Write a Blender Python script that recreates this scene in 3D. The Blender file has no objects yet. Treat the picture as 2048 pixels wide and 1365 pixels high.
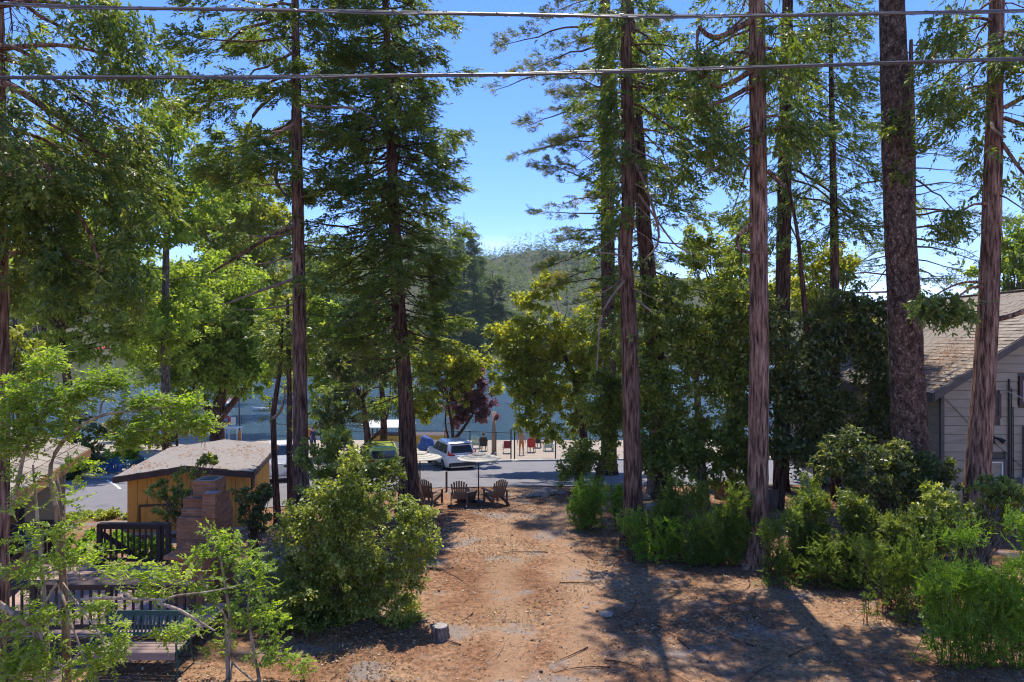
import bpy, bmesh, math, random
import numpy as np
from mathutils import Vector, Matrix
random.seed(7); R = np.random.default_rng(11)
sc = bpy.context.scene
COL = sc.collection
pi = math.pi
# ---------------------------------------------------------------- camera, sky, sun, exposure
CAMZ = 6.0; F = 1365.3; CU, CV = 1024.0, 682.5
cam = bpy.data.cameras.new('camera'); cam.sensor_width = 36; cam.lens = 24.0
cam.clip_start = 0.1; cam.clip_end = 4000
camo = bpy.data.objects.new('camera', cam); COL.objects.link(camo)
camo.location = (0, 0, CAMZ); camo.rotation_euler = (pi/2, 0, 0); sc.camera = camo
SUN_EL, SUN_AZ = 68.0, 4.0           # azimuth from +y (view direction) towards +x
world = bpy.data.worlds.new('World'); sc.world = world; world.use_nodes = True
wn = world.node_tree.nodes; wl = world.node_tree.links; wn.clear()
sky = wn.new('ShaderNodeTexSky'); sky.sky_type = 'NISHITA'; sky.sun_disc = False
sky.sun_elevation = math.radians(SUN_EL); sky.sun_rotation = math.radians(SUN_AZ)
sky.altitude = 1500; sky.air_density = 1.0; sky.dust_density = 0.0; sky.ozone_density = 4.0
bg = wn.new('ShaderNodeBackground'); bg.inputs[1].default_value = 0.135
wo = wn.new('ShaderNodeOutputWorld')
# a few thin clouds low over the far hill
tc = wn.new('ShaderNodeTexCoord'); mp = wn.new('ShaderNodeMapping'); mp.inputs['Scale'].default_value = (3, 3, 9)
cn = wn.new('ShaderNodeTexNoise'); cn.inputs['Scale'].default_value = 2.2; cn.inputs['Detail'].default_value = 6
cr = wn.new('ShaderNodeValToRGB'); cr.color_ramp.elements[0].position = .57; cr.color_ramp.elements[1].position = .80
sx = wn.new('ShaderNodeSeparateXYZ'); mr = wn.new('ShaderNodeMapRange')
mr.inputs[1].default_value = .05; mr.inputs[2].default_value = .17; mr.inputs[3].default_value = .75; mr.inputs[4].default_value = 0
mm = wn.new('ShaderNodeMath'); mm.operation = 'MULTIPLY'
mx = wn.new('ShaderNodeMix'); mx.data_type = 'RGBA'; mx.inputs[7].default_value = (7.0, 7.4, 8.0, 1)
wl.new(tc.outputs['Generated'], mp.inputs[0]); wl.new(mp.outputs[0], cn.inputs['Vector']); wl.new(cn.outputs[0], cr.inputs[0])
wl.new(tc.outputs['Generated'], sx.inputs[0]); wl.new(sx.outputs[2], mr.inputs[0])
wl.new(cr.outputs[0], mm.inputs[0]); wl.new(mr.outputs[0], mm.inputs[1]); wl.new(mm.outputs[0], mx.inputs[0])
hs = wn.new('ShaderNodeHueSaturation'); hs.inputs['Saturation'].default_value = 1.2; tn = wn.new('ShaderNodeMix'); tn.data_type = 'RGBA'; tn.blend_type = 'MULTIPLY'; tn.inputs[0].default_value = 1; tn.inputs[7].default_value = (.85, .745, .93, 1); wl.new(sky.outputs[0], hs.inputs['Color']); wl.new(hs.outputs[0], tn.inputs[6]); wl.new(tn.outputs[2], mx.inputs[6]); wl.new(mx.outputs[2], bg.inputs[0]); wl.new(bg.outputs[0], wo.inputs[0])
sl = bpy.data.lights.new('sun', 'SUN'); sl.energy = 3.0; sl.angle = math.radians(.53); sl.color = (1, .94, .84)
so = bpy.data.objects.new('sun', sl); COL.objects.link(so)
_e, _a = math.radians(SUN_EL), math.radians(SUN_AZ)
sdir = Vector((math.sin(_a)*math.cos(_e), math.cos(_a)*math.cos(_e), math.sin(_e)))
so.rotation_euler = sdir.to_track_quat('Z', 'Y').to_euler(); so.location = (0, 0, 60)
sc.view_settings.view_transform = 'Standard'; sc.view_settings.look = 'None'
sc.view_settings.exposure = 1.2; sc.view_settings.gamma = 1; sc.view_settings.use_curve_mapping = False
sc.cycles.max_bounces = 12; sc.cycles.diffuse_bounces = 9; sc.cycles.transmission_bounces = 8
sc.cycles.transparent_max_bounces = 8; sc.cycles.use_denoising = True; sc.cycles.pixel_filter_type = 'BLACKMAN_HARRIS'; sc.cycles.filter_width = 1.15
sc.cycles.sample_clamp_indirect = 6; sc.cycles.sample_clamp_direct = 12

def P(u, v, d):                        # a point of the place d metres in front of the house, seen along pixel (u, v)
    return np.array(((u-CU)/F*d, d, CAMZ-(v-CV)/F*d))
# ---------------------------------------------------------------- object helpers
def rootloc(o):
    v = Vector((0, 0, 0))
    while o is not None: v += o.location; o = o.parent
    return v
def tag(o, label, cat, group=None):
    o['label'] = label; o['category'] = cat
    if group: o['group'] = group
    return o
def thing(name, label, cat, loc=(0, 0, 0), group=None):
    o = bpy.data.objects.new(name, None); o.empty_display_size = .2
    COL.objects.link(o); o.location = tuple(float(c) for c in loc)
    return tag(o, label, cat, group)
def link(name, me, mat, parent=None):
    o = bpy.data.objects.new(name, me); COL.objects.link(o)
    if parent: o.parent = parent
    if mat is not None and not me.materials: me.materials.append(mat)
    return o
def npmesh(name, V, Fc, mat, parent=None, smooth=False):
    """V (N,3) world coordinates, Fc (M,k) indices; made local to the root's place"""
    V = np.asarray(V, float); Fc = np.asarray(Fc, np.int32)
    if parent: V = V - np.array(rootloc(parent))
    me = bpy.data.meshes.new(name); k = Fc.shape[1]
    me.vertices.add(len(V)); me.vertices.foreach_set('co', V.astype(np.float32).ravel())
    me.loops.add(Fc.size); me.loops.foreach_set('vertex_index', Fc.ravel())
    me.polygons.add(len(Fc)); me.polygons.foreach_set('loop_start', np.arange(0, Fc.size, k, dtype=np.int32))
    try: me.polygons.foreach_set('loop_total', np.full(len(Fc), k, np.int32))
    except Exception: pass
    if smooth: me.polygons.foreach_set('use_smooth', np.ones(len(Fc), bool))
    me.update(calc_edges=True); me.validate()
    return link(name, me, mat, parent)
class MB:                              # a hand-built mesh
    def __init__(s): s.v = []; s.f = []
    def add(s, vs, fs):
        o = len(s.v); s.v += [tuple(float(c) for c in v) for v in vs]; s.f += [tuple(i+o for i in f) for f in fs]; return s
    def box(s, a, b, M=None):
        x0, y0, z0 = a; x1, y1, z1 = b
        vs = [(x0,y0,z0),(x1,y0,z0),(x1,y1,z0),(x0,y1,z0),(x0,y0,z1),(x1,y0,z1),(x1,y1,z1),(x0,y1,z1)]
        if M is not None: vs = [tuple(M @ Vector(v)) for v in vs]
        return s.add(vs, [(0,3,2,1),(4,5,6,7),(0,1,5,4),(1,2,6,5),(2,3,7,6),(3,0,4,7)])
    def bar(s, a, b, w, h, up=(0,0,1)):
        a, b, up = Vector(a), Vector(b), Vector(up); d = b-a; L = d.length; d.normalize()
        x = d.cross(up)
        if x.length < 1e-5: x = d.cross(Vector((1,0,0)))
        x.normalize(); y = x.cross(d)
        M = Matrix.Identity(4); M.col[0][:3] = x; M.col[1][:3] = d; M.col[2][:3] = y; M.translation = a
        return s.box((-w/2, 0, -h/2), (w/2, L, h/2), M)
    def tube(s, pts, rad, n=6, caps=True):
        pts = [Vector(p) for p in pts]
        if not hasattr(rad, '__len__'): rad = [rad]*len(pts)
        o = len(s.v); prev = None
        for i, p in enumerate(pts):
            t = (pts[min(i+1, len(pts)-1)]-pts[max(i-1, 0)]).normalized()
            if prev is None:
                x = t.cross(Vector((0, 0, 1)));  x = x if x.length > .05 else t.cross(Vector((1, 0, 0)))
            else: x = prev - t*prev.dot(t)
            x.normalize(); prev = x; y = t.cross(x)
            for k in range(n):
                a = 2*pi*k/n; q = p+(x*math.cos(a)+y*math.sin(a))*rad[i]; s.v.append(tuple(q))
        for i in range(len(pts)-1):
            for k in range(n):
                k2 = (k+1) % n
                s.f.append((o+i*n+k, o+i*n+k2, o+(i+1)*n+k2, o+(i+1)*n+k))
        if caps:
            s.f.append(tuple(o+k for k in reversed(range(n)))); s.f.append(tuple(o+(len(pts)-1)*n+k for k in range(n)))
        return s
    def lathe(s, prof, c=(0,0,0), n=16, axis='z'):
        o = len(s.v)
        for r, z in prof:
            for k in range(n):
                a = 2*pi*k/n; x, y = r*math.cos(a), r*math.sin(a)
                v = (x, y, z) if axis == 'z' else (x, z, y) if axis == 'y' else (z, x, y)
                s.v.append((v[0]+c[0], v[1]+c[1], v[2]+c[2]))
        m = len(prof)
        for i in range(m-1):
            for k in range(n):
                k2 = (k+1) % n; s.f.append((o+i*n+k, o+i*n+k2, o+(i+1)*n+k2, o+(i+1)*n+k))
        s.f.append(tuple(o+k for k in reversed(range(n)))); s.f.append(tuple(o+(m-1)*n+k for k in range(n)))
        return s
    def prism(s, poly, vec):           # polygon (3D points) swept along vec
        n = len(poly); vec = Vector(vec); o = [Vector(p) for p in poly]
        return s.add(o+[p+vec for p in o], [tuple(reversed(range(n))), tuple(range(n, 2*n))]+[(i, (i+1) % n, (i+1) % n+n, i+n) for i in range(n)])
    def build(s, name, mat, parent=None, smooth=False, bevel=0, M=None):
        loc = rootloc(parent) if parent else Vector((0,0,0))
        vs = [Vector(v) for v in s.v]
        if M is not None: vs = [M @ v for v in vs]
        me = bpy.data.meshes.new(name); me.from_pydata([tuple(v-loc) for v in vs], [], s.f)
        bm = bmesh.new(); bm.from_mesh(me); bmesh.ops.recalc_face_normals(bm, faces=bm.faces); bm.to_mesh(me); bm.free()
        if smooth: me.polygons.foreach_set('use_smooth', np.ones(len(me.polygons), bool))
        o = link(name, me, mat, parent)
        if bevel:
            b = o.modifiers.new('bevel', 'BEVEL'); b.width = bevel; b.segments = 2; b.limit_method = 'ANGLE'; b.angle_limit = .6
        return o
def copy_tree(o, parent=None):
    c = o.copy(); COL.objects.link(c)
    if parent: c.parent = parent
    for ch in list(o.children): copy_tree(ch, c)
    return c
def Rz(a, loc=(0,0,0)): return Matrix.Translation(Vector(loc)) @ Matrix.Rotation(a, 4, 'Z')
# ---------------------------------------------------------------- materials
def newmat(name):
    m = bpy.data.materials.new(name); m.use_nodes = True; n = m.node_tree.nodes; n.clear()
    out = n.new('ShaderNodeOutputMaterial'); b = n.new('ShaderNodeBsdfPrincipled')
    m.node_tree.links.new(b.outputs[0], out.inputs[0])
    return m, n, m.node_tree.links, b, out
def c4(c): return (c[0], c[1], c[2], 1)
def ramp(n, cols, pos=None):
    r = n.new('ShaderNodeValToRGB'); e = r.color_ramp.elements
    pos = pos or [i/(len(cols)-1) for i in range(len(cols))]
    while len(e) < len(cols): e.new(.5)
    for i, (c, p) in enumerate(zip(cols, pos)): e[i].position = p; e[i].color = c4(c)
    return r
def noise(n, l, scale, detail=4, stretch=None, coord='Object', rough=.55):
    t = n.new('ShaderNodeTexCoord'); x = n.new('ShaderNodeTexNoise')
    x.inputs['Scale'].default_value = scale; x.inputs['Detail'].default_value = detail; x.inputs['Roughness'].default_value = rough
    if stretch:
        m = n.new('ShaderNodeMapping'); m.inputs['Scale'].default_value = stretch
        l.new(t.outputs[coord], m.inputs[0]); l.new(m.outputs[0], x.inputs['Vector'])
    else: l.new(t.outputs[coord], x.inputs['Vector'])
    return x
def mat(name, c1, c2=None, scale=6, rough=.7, bump=.0, stretch=None, metal=0, spec=.4, c3=None, bscale=None, island=0):
    m, n, l, b, out = newmat(name)
    b.inputs['Roughness'].default_value = rough; b.inputs['Metallic'].default_value = metal
    b.inputs['Specular IOR Level'].default_value = spec
    if c2 is None: b.inputs['Base Color'].default_value = c4(c1); 
    else:
        x = noise(n, l, scale, 5, stretch); r = ramp(n, [c1, c2] if c3 is None else [c1, c2, c3], [.3, .7] if c3 is None else [.25, .5, .75])
        l.new(x.outputs[0], r.inputs[0]); src = r.outputs[0]
        if island:
            oi = n.new('ShaderNodeObjectInfo'); hs = n.new('ShaderNodeHueSaturation')
            mr = n.new('ShaderNodeMapRange'); mr.inputs[3].default_value = 1-island; mr.inputs[4].default_value = 1+island
            l.new(oi.outputs['Random'], mr.inputs[0]); l.new(mr.outputs[0], hs.inputs['Value']); l.new(src, hs.inputs['Color']); src = hs.outputs[0]
        l.new(src, b.inputs['Base Color'])
    if bump:
        x = noise(n, l, bscale or scale*4, 5, stretch); bp = n.new('ShaderNodeBump'); bp.inputs['Strength'].default_value = bump; bp.inputs['Distance'].default_value = .02
        l.new(x.outputs[0], bp.inputs['Height']); l.new(bp.outputs[0], b.inputs['Normal'])
    return m
def leafmat(name, cols, tcol, trans=.4, rough=.5, spec=.35, clump=.8):
    cols = [tuple(min(.6, v*1.42) for v in c_) for c_ in cols]
    m, n, l, b, out = newmat(name)
    g = n.new('ShaderNodeNewGeometry'); x = noise(n, l, clump, 3)
    a = n.new('ShaderNodeMath'); a.operation = 'MULTIPLY_ADD'; a.inputs[1].default_value = .5
    s = n.new('ShaderNodeMath'); s.operation = 'MULTIPLY_ADD'; s.inputs[1].default_value = 1.3; s.inputs[2].default_value = -.4
    l.new(x.outputs[0], s.inputs[0]); l.new(g.outputs['Random Per Island'], a.inputs[0]); l.new(s.outputs[0], a.inputs[2])
    r = ramp(n, cols); l.new(a.outputs[0], r.inputs[0]); l.new(r.outputs[0], b.inputs['Base Color'])
    b.inputs['Roughness'].default_value = rough; b.inputs['Specular IOR Level'].default_value = spec
    t = n.new('ShaderNodeBsdfTranslucent')
    mu = n.new('ShaderNodeMix'); mu.data_type = 'RGBA'; mu.blend_type = 'MULTIPLY'; mu.inputs[0].default_value = 1
    l.new(r.outputs[0], mu.inputs[6]); mu.inputs[7].default_value = c4(tcol); l.new(mu.outputs[2], t.inputs[0])
    ms = n.new('ShaderNodeMixShader'); ms.inputs[0].default_value = trans
    l.new(b.outputs[0], ms.inputs[1]); l.new(t.outputs[0], ms.inputs[2]); l.new(ms.outputs[0], out.inputs[0])
    return m
def barkmat(name, dark, mid, light, sc=(9, 9, 1.1), dist=.05, plates=False):
    m, n, l, b, out = newmat(name)
    b.inputs['Roughness'].default_value = .95; b.inputs['Specular IOR Level'].default_value = .15
    x = noise(n, l, 1.6, 6, sc, rough=.65); r = ramp(n, [dark, mid, light], [.40, .51, .66]); l.new(x.outputs[0], r.inputs[0])
    big = noise(n, l, .9, 3); mu = n.new('ShaderNodeMix'); mu.data_type = 'RGBA'; mu.blend_type = 'MULTIPLY'; mu.inputs[0].default_value = .55
    rb = ramp(n, [(.55, .5, .5), (1.15, 1.05, 1)], [.35, .68]); l.new(big.outputs[0], rb.inputs[0])
    l.new(r.outputs[0], mu.inputs[6]); l.new(rb.outputs[0], mu.inputs[7]); col = mu.outputs[2]; h = x.outputs[0]
    if plates:
        t = n.new('ShaderNodeTexCoord'); mp = n.new('ShaderNodeMapping'); mp.inputs['Scale'].default_value = (12, 12, 4.2)
        wv = noise(n, l, 4, 2); ad = n.new('ShaderNodeMix'); ad.data_type = 'RGBA'; ad.blend_type = 'ADD'; ad.inputs[0].default_value = .5
        v = n.new('ShaderNodeTexVoronoi'); v.feature = 'DISTANCE_TO_EDGE'; v.inputs['Scale'].default_value = 1
        l.new(t.outputs['Object'], ad.inputs[6]); l.new(wv.outputs['Color'], ad.inputs[7]); l.new(ad.outputs[2], mp.inputs[0]); l.new(mp.outputs[0], v.inputs['Vector'])
        rv = ramp(n, [(.38, .33, .32), (1, 1, 1)], [.02, .30]); l.new(v.outputs[0], rv.inputs[0])
        m2 = n.new('ShaderNodeMix'); m2.data_type = 'RGBA'; m2.blend_type = 'MULTIPLY'; m2.inputs[0].default_value = 1
        l.new(col, m2.inputs[6]); l.new(rv.outputs[0], m2.inputs[7]); col = m2.outputs[2]; h = rv.outputs[0]
    l.new(col, b.inputs['Base Color'])
    bp = n.new('ShaderNodeBump'); bp.inputs['Strength'].default_value = .9; bp.inputs['Distance'].default_value = dist
    l.new(h, bp.inputs['Height']); l.new(bp.outputs[0], b.inputs['Normal'])
    return m
BARK_CEDAR = barkmat('bark_cedar', (.06, .036, .027), (.25, .142, .10), (.44, .29, .22))
BARK_MID = barkmat('bark_brown', (.042, .026, .02), (.16, .093, .068), (.31, .205, .155))
BARK_DARK = barkmat('bark_dark', (.03, .018, .015), (.11, .06, .045), (.22, .135, .10))
BARK_PINE = barkmat('bark_pine', (.11, .075, .06), (.27, .185, .145), (.43, .32, .26), (5, 5, 3), .05, True)
BARK_GREY = barkmat('bark_grey', (.06, .05, .04), (.16, .13, .11), (.28, .24, .2), (8, 8, 2), .02)
BARK_PALE = barkmat('bark_pale', (.20, .15, .11), (.36, .29, .22), (.52, .45, .37), (8, 8, 3), .01)
BARK_TAN = barkmat('bark_tan', (.13, .08, .05), (.27, .18, .12), (.4, .29, .2), (9, 9, 2), .015)
TWIG = mat('twig', (.16, .10, .075), (.30, .22, .17), 5, .9)
L_CEDAR = leafmat('leaf_cedar', [(.027, .050, .014), (.060, .100, .022), (.130, .168, .032), (.28, .285, .055)], (1.75, 1.65, .75), .45, .42, .5, 1.1)
L_CEDAR_B = leafmat('leaf_cedar_bright', [(.045, .08, .018), (.09, .14, .026), (.15, .20, .037), (.24, .25, .055)], (1.6, 1.55, .7), .5)
L_PINE = leafmat('leaf_pine', [(.030, .055, .025), (.07, .10, .032), (.15, .15, .035), (.32, .24, .045)], (1.6, 1.5, .7), .42)
L_FIR = leafmat('leaf_fir', [(.030, .052, .028), (.05, .08, .035), (.085, .11, .035), (.12, .13, .05)], (1.5, 1.6, .9), .42, .7, .15)
L_BROAD = leafmat('leaf_broad', [(.06, .10, .02), (.125, .18, .034), (.21, .265, .05), (.32, .34, .09)], (1.7, 1.65, .6), .55, .5, .4)
L_YELLOW = leafmat('leaf_yellowgreen', [(.07, .10, .02), (.16, .19, .03), (.25, .27, .045), (.37, .34, .07)], (1.7, 1.55, .6), .55, .5, .4)
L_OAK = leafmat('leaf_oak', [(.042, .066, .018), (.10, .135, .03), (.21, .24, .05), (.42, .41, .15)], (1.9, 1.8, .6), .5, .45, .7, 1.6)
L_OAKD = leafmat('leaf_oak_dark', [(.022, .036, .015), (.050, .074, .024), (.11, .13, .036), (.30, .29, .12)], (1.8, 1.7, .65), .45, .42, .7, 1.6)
L_PLUM = leafmat('leaf_plum', [(.05, .028, .036), (.10, .05, .06), (.15, .09, .095), (.15, .14, .07)], (1.7, 1.0, 1.2), .45, .45, .4)
L_SHOOT = leafmat('leaf_shoot', [(.055, .10, .02), (.11, .19, .028), (.19, .29, .035), (.30, .37, .06)], (1.6, 1.65, .5), .5)
L_LOCUST = leafmat('leaf_locust', [(.065, .12, .02), (.13, .21, .025), (.21, .30, .035), (.34, .38, .07)], (1.7, 1.65, .55), .55, .5, .4)
L_DEAD = leafmat('leaf_dead', [(.2, .1, .04), (.33, .17, .06)], (1.2, 1, .8), .3)
# ---------------------------------------------------------------- the lie of the land
_gy = [-40, 0, 20, 25, 30, 39, 44, 52, 57, 62, 75, 90]; _gz = [0, 0, 0, -.06, -.45, -1.4, -1.7, -2.05, -2.32, -2.8, -4.5, -5]
def sstep(a, b, x): t = np.clip((x-a)/(b-a), 0, 1); return t*t*(3-2*t)
def G(x, y):
    x = np.asarray(x, float); y = np.asarray(y, float)
    z = np.interp(y, _gy, _gz)
    z = z - .52*sstep(-4.5, -8.5, x)*sstep(17, 20.5, y)*(1-sstep(25, 31, y))
    z = z + .12*sstep(-4, -7, x)*(1-sstep(14, 17, y))
    w = sstep(27, 23, y)
    z = z + w*(.045*np.sin(x*.9+1)*np.sin(y*.7)+.02*np.sin(x*2.3+y*1.1))
    return z
WATER = -2.38
def grid(name, xs, ys, zf, m, kind=True):
    X, Y = np.meshgrid(xs, ys); V = np.stack([X, Y, zf(X, Y)], -1).reshape(-1, 3)
    nx, ny = len(xs), len(ys); i = np.arange(nx-1)[None, :]+np.arange(ny-1)[:, None]*nx; i = i.ravel()
    o = npmesh(name, V, np.stack([i, i+1, i+nx+1, i+nx], -1), m, None, True)
    if kind: o['kind'] = 'structure'
    return o
def dirtmat():
    m, n, l, b, out = newmat('dirt'); b.inputs['Roughness'].default_value = .95; b.inputs['Specular IOR Level'].default_value = .1
    x1 = noise(n, l, .33, 6, rough=.6); r1 = ramp(n, [(.13, .066, .036), (.19, .10, .055), (.27, .168, .098), (.225, .15, .095)], [.30, .45, .6, .74]); l.new(x1.outputs[0], r1.inputs[0])
    x2 = noise(n, l, 9, 6, rough=.7); r2 = ramp(n, [(.38, .33, .30), (1, 1, 1), (1.7, 1.65, 1.55)], [.36, .5, .68]); l.new(x2.outputs[0], r2.inputs[0])
    mu = n.new('ShaderNodeMix'); mu.data_type = 'RGBA'; mu.blend_type = 'MULTIPLY'; mu.inputs[0].default_value = .8
    l.new(r1.outputs[0], mu.inputs[6]); l.new(r2.outputs[0], mu.inputs[7])
    x3 = noise(n, l, .55, 5, rough=.65, stretch=(1, 1.2, 1)); r3 = ramp(n, [(0, 0, 0), (1, 1, 1)], [.55, .63]); l.new(x3.outputs[0], r3.inputs[0])
    g = n.new('ShaderNodeMix'); g.data_type = 'RGBA'; g.inputs[7].default_value = (.20, .17, .15, 1)
    f = n.new('ShaderNodeMath'); f.operation = 'MULTIPLY'; f.inputs[1].default_value = .85
    l.new(r3.outputs[0], f.inputs[0]); l.new(f.outputs[0], g.inputs[0])
    tk = n.new('ShaderNodeTexCoord'); sp_ = n.new('ShaderNodeSeparateXYZ'); l.new(tk.outputs['Object'], sp_.inputs[0]); wob = noise(n, l, .22, 4)
    def M_(op, a_, b_):
        q = n.new('ShaderNodeMath'); q.operation = op
        for k_, v_ in ((0, a_), (1, b_)):
            if isinstance(v_, (int, float)): q.inputs[k_].default_value = v_
            else: l.new(v_, q.inputs[k_])
        return q.outputs[0]
    xx = M_('ADD', sp_.outputs[0], M_('MULTIPLY', wob.outputs[0], 3.2)); e_ = M_('ABSOLUTE', M_('SUBTRACT', M_('ABSOLUTE', M_('SUBTRACT', xx, 2.3), 0), .8), 0)
    ms_ = n.new('ShaderNodeMapRange'); ms_.inputs[1].default_value = .16; ms_.inputs[2].default_value = .62; ms_.inputs[3].default_value = .62; ms_.inputs[4].default_value = 0; l.new(e_, ms_.inputs[0])
    tm = n.new('ShaderNodeMix'); tm.data_type = 'RGBA'; tm.inputs[7].default_value = (.29, .185, .112, 1); l.new(ms_.outputs[0], tm.inputs[0]); l.new(mu.outputs[2], tm.inputs[6]); l.new(tm.outputs[2], g.inputs[6])
    
    v = n.new('ShaderNodeTexVoronoi'); v.inputs['Scale'].default_value = 26; t = n.new('ShaderNodeTexCoord'); l.new(t.outputs['Object'], v.inputs['Vector'])
    rv = ramp(n, [(.45, .4, .38), (1, 1, 1), (1.25, 1.22, 1.2)], [.05, .25, .8]); l.new(v.outputs['Distance'], rv.inputs[0])
    m2 = n.new('ShaderNodeMix'); m2.data_type = 'RGBA'; m2.blend_type = 'MULTIPLY'; m2.inputs[0].default_value = .55
    l.new(g.outputs[2], m2.inputs[6]); l.new(rv.outputs[0], m2.inputs[7]); l.new(m2.outputs[2], b.inputs['Base Color'])
    bp = n.new('ShaderNodeBump'); bp.inputs['Strength'].default_value = .8; bp.inputs['Distance'].default_value = .03
    l.new(x2.outputs[0], bp.inputs['Height']); l.new(bp.outputs[0], b.inputs['Normal'])
    return m
DIRT = dirtmat()
def axis(segs):
    r = []
    for a, b, s in segs: r += list(np.arange(a, b, s))
    return np.array(r+[segs[-1][1]])
gx = axis([(-130, -26, 4), (-26, 26, .4), (26, 130, 4)])
grid('ground', gx, axis([(-30, 6, 3), (6, 46, .4), (46, 92, 1.5)]), G, DIRT)
ASPHALT = mat('asphalt', (.125, .12, .13), (.185, .175, .18), .8, .9, .3, None, 0, .3, (.155, .148, .155), 60)
SAND = mat('sand', (.25, .20, .15), (.36, .30, .235), .8, .95, .3, None, 0, .1, (.30, .25, .19), 30)
KERB = mat('kerb_concrete', (.42, .39, .35), (.52, .49, .45), 3, .9, .2)
def strip(name, ynear, yfar, xs, m, dz, step=.5):   # a sheet that follows the ground between two edges
    V = []; nv = 14
    for x in xs:
        a, b = ynear(x), yfar(x)
        for k in range(nv):
            y = a+(b-a)*k/(nv-1); V.append((x, y, float(G(x, y))+dz))
    nx = len(xs); Fq = [(i*nv+k, (i+1)*nv+k, (i+1)*nv+k+1, i*nv+k+1) for i in range(nx-1) for k in range(nv-1)]
    o = npmesh(name, V, Fq, m, None, True); o['kind'] = 'structure'; return o
rn = lambda x: float(np.interp(x, [-40, -20, -12, -8, -3, 0, 5, 12, 40], [24.6, 24.9, 26.0, 27.6, 30.0, 30.2, 30.6, 31, 32]))
rf = lambda x: float(np.interp(x, [-40, -22, -14, -8, 0, 4, 8, 40], [32, 33.6, 36, 40.5, 43.2, 43.6, 44, 44]))
rxs = np.arange(-40, 40.1, .5)
strip('road', rn, rf, rxs, ASPHALT, .03)
strip('beach', lambda x: rf(x)+.12, lambda x: 57.2, rxs, SAND, .035)
# kerb between the parking lot and the beach
V = []; Fq = []
for i, x in enumerate(rxs):
    y = rf(x); z = float(G(x, y))
    V += [(x, y-.1, z-.1), (x, y-.1, z+.14), (x, y+.12, z+.14), (x, y+.12, z-.1)]
    if i:
        for k in range(3): a = (i-1)*4+k; Fq.append((a, a+1, a+5, a+4))
k_ = npmesh('kerb', V, Fq, KERB); k_['kind'] = 'structure'
PAINT = mat('road_paint', (.62, .62, .60), (.78, .78, .76), 12, .8)
def line(pa, pb, w=.11):
    a, b = np.array(pa, float), np.array(pb, float); d = b-a; d /= np.hypot(*d); n_ = np.array((-d[1], d[0]))*w/2
    V = []; Fq = []
    for k in range(9):
        q = a+(b-a)*k/8
        for s in (-1, 1): p = q+n_*s; V.append((p[0], p[1], float(G(*p))+.036))
        if k: Fq.append((2*k-2, 2*k-1, 2*k+1, 2*k))
    o = npmesh('parking_line', V, Fq, PAINT); o['kind'] = 'structure'
for (u, v, d), (u2, v2, d2) in (((240, 992, 29.8), (213, 966, 33.2)),):
    line((P(u, v, d)[0], d), (P(u2, v2, d2)[0], d2))
for x in (-8.6, -5.9): line((x, rf(x)-5.2), (x-1.5, rf(x)-.4))
# lake
m, n, l, b, out = newmat('lake_water'); b.inputs['Base Color'].default_value = (.055, .115, .15, 1); b.inputs['Roughness'].default_value = .22
b.inputs['Specular IOR Level'].default_value = .5; b.inputs['IOR'].default_value = 1.33
x = noise(n, l, .5, 6, (2.4, 1, 1), rough=.7); bp = n.new('ShaderNodeBump'); bp.inputs['Strength'].default_value = 1; bp.inputs['Distance'].default_value = 1.6
l.new(x.outputs[0], bp.inputs['Height']); l.new(bp.outputs[0], b.inputs['Normal']); LAKE = m
o = MB().add([(-500, 54, WATER), (500, 54, WATER), (500, 420, WATER), (-500, 420, WATER)], [(0, 1, 2, 3)]).build('lake', LAKE); o['kind'] = 'structure'
# far shore and hill
def shore(x): return np.interp(x, [-300, -90, -55, -20, 10, 60, 300], [120, 128, 150, 255, 265, 240, 200])
def H(x, y):
    t = y-shore(x)
    z = -4+np.minimum(t, 25)*.2+np.clip(t-20, 0, None)*(.215+.03*np.sin(x*.012+1)+.02*np.sin(x*.045+y*.02))
    top = 74+16*np.sin(x*.014+2.2)+6*np.sin(x*.05)+np.where(x > 60, -(x-60)*.3, 0)
    return np.where(z > top, top+(z-top)*.04, z)
HILL = mat('hill_scrub', (.03, .042, .018), (.06, .065, .03), .05, .95, .0, None, 0, .1, (.10, .085, .055))
grid('hill', np.arange(-420, 421, 10.), np.arange(110, 900, 10.), H, HILL)
# ---------------------------------------------------------------- foliage
def unit(a): return a/np.maximum(np.linalg.norm(a, axis=-1, keepdims=True), 1e-9)
def rvec(n): return unit(R.normal(size=(n, 3)))
def blades(p, d, ln, w, nrm=None, curl=.12):
    """one four-cornered leaf for each row: base p, direction d, length, width, about normal nrm"""
    n = len(p); d = unit(d)
    nr = rvec(n) if nrm is None else nrm
    s = unit(np.cross(d, nr)); nn = np.cross(s, d)
    ln = np.broadcast_to(ln, (n,))[:, None]; w = np.broadcast_to(w, (n,))[:, None]
    mid = p+d*ln*.45+nn*ln*curl
    return np.stack([p, mid+s*w/2, p+d*ln, mid-s*w/2], 1).reshape(-1, 3)
def quads(n): return np.arange(n*4, dtype=np.int32).reshape(-1, 4)
def leafmesh(name, Vs, m, parent, kind='stuff'):
    V = np.concatenate(Vs); o = npmesh(name, V, quads(len(V)//4), m, parent)
    if kind: o['kind'] = kind
    return o
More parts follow.
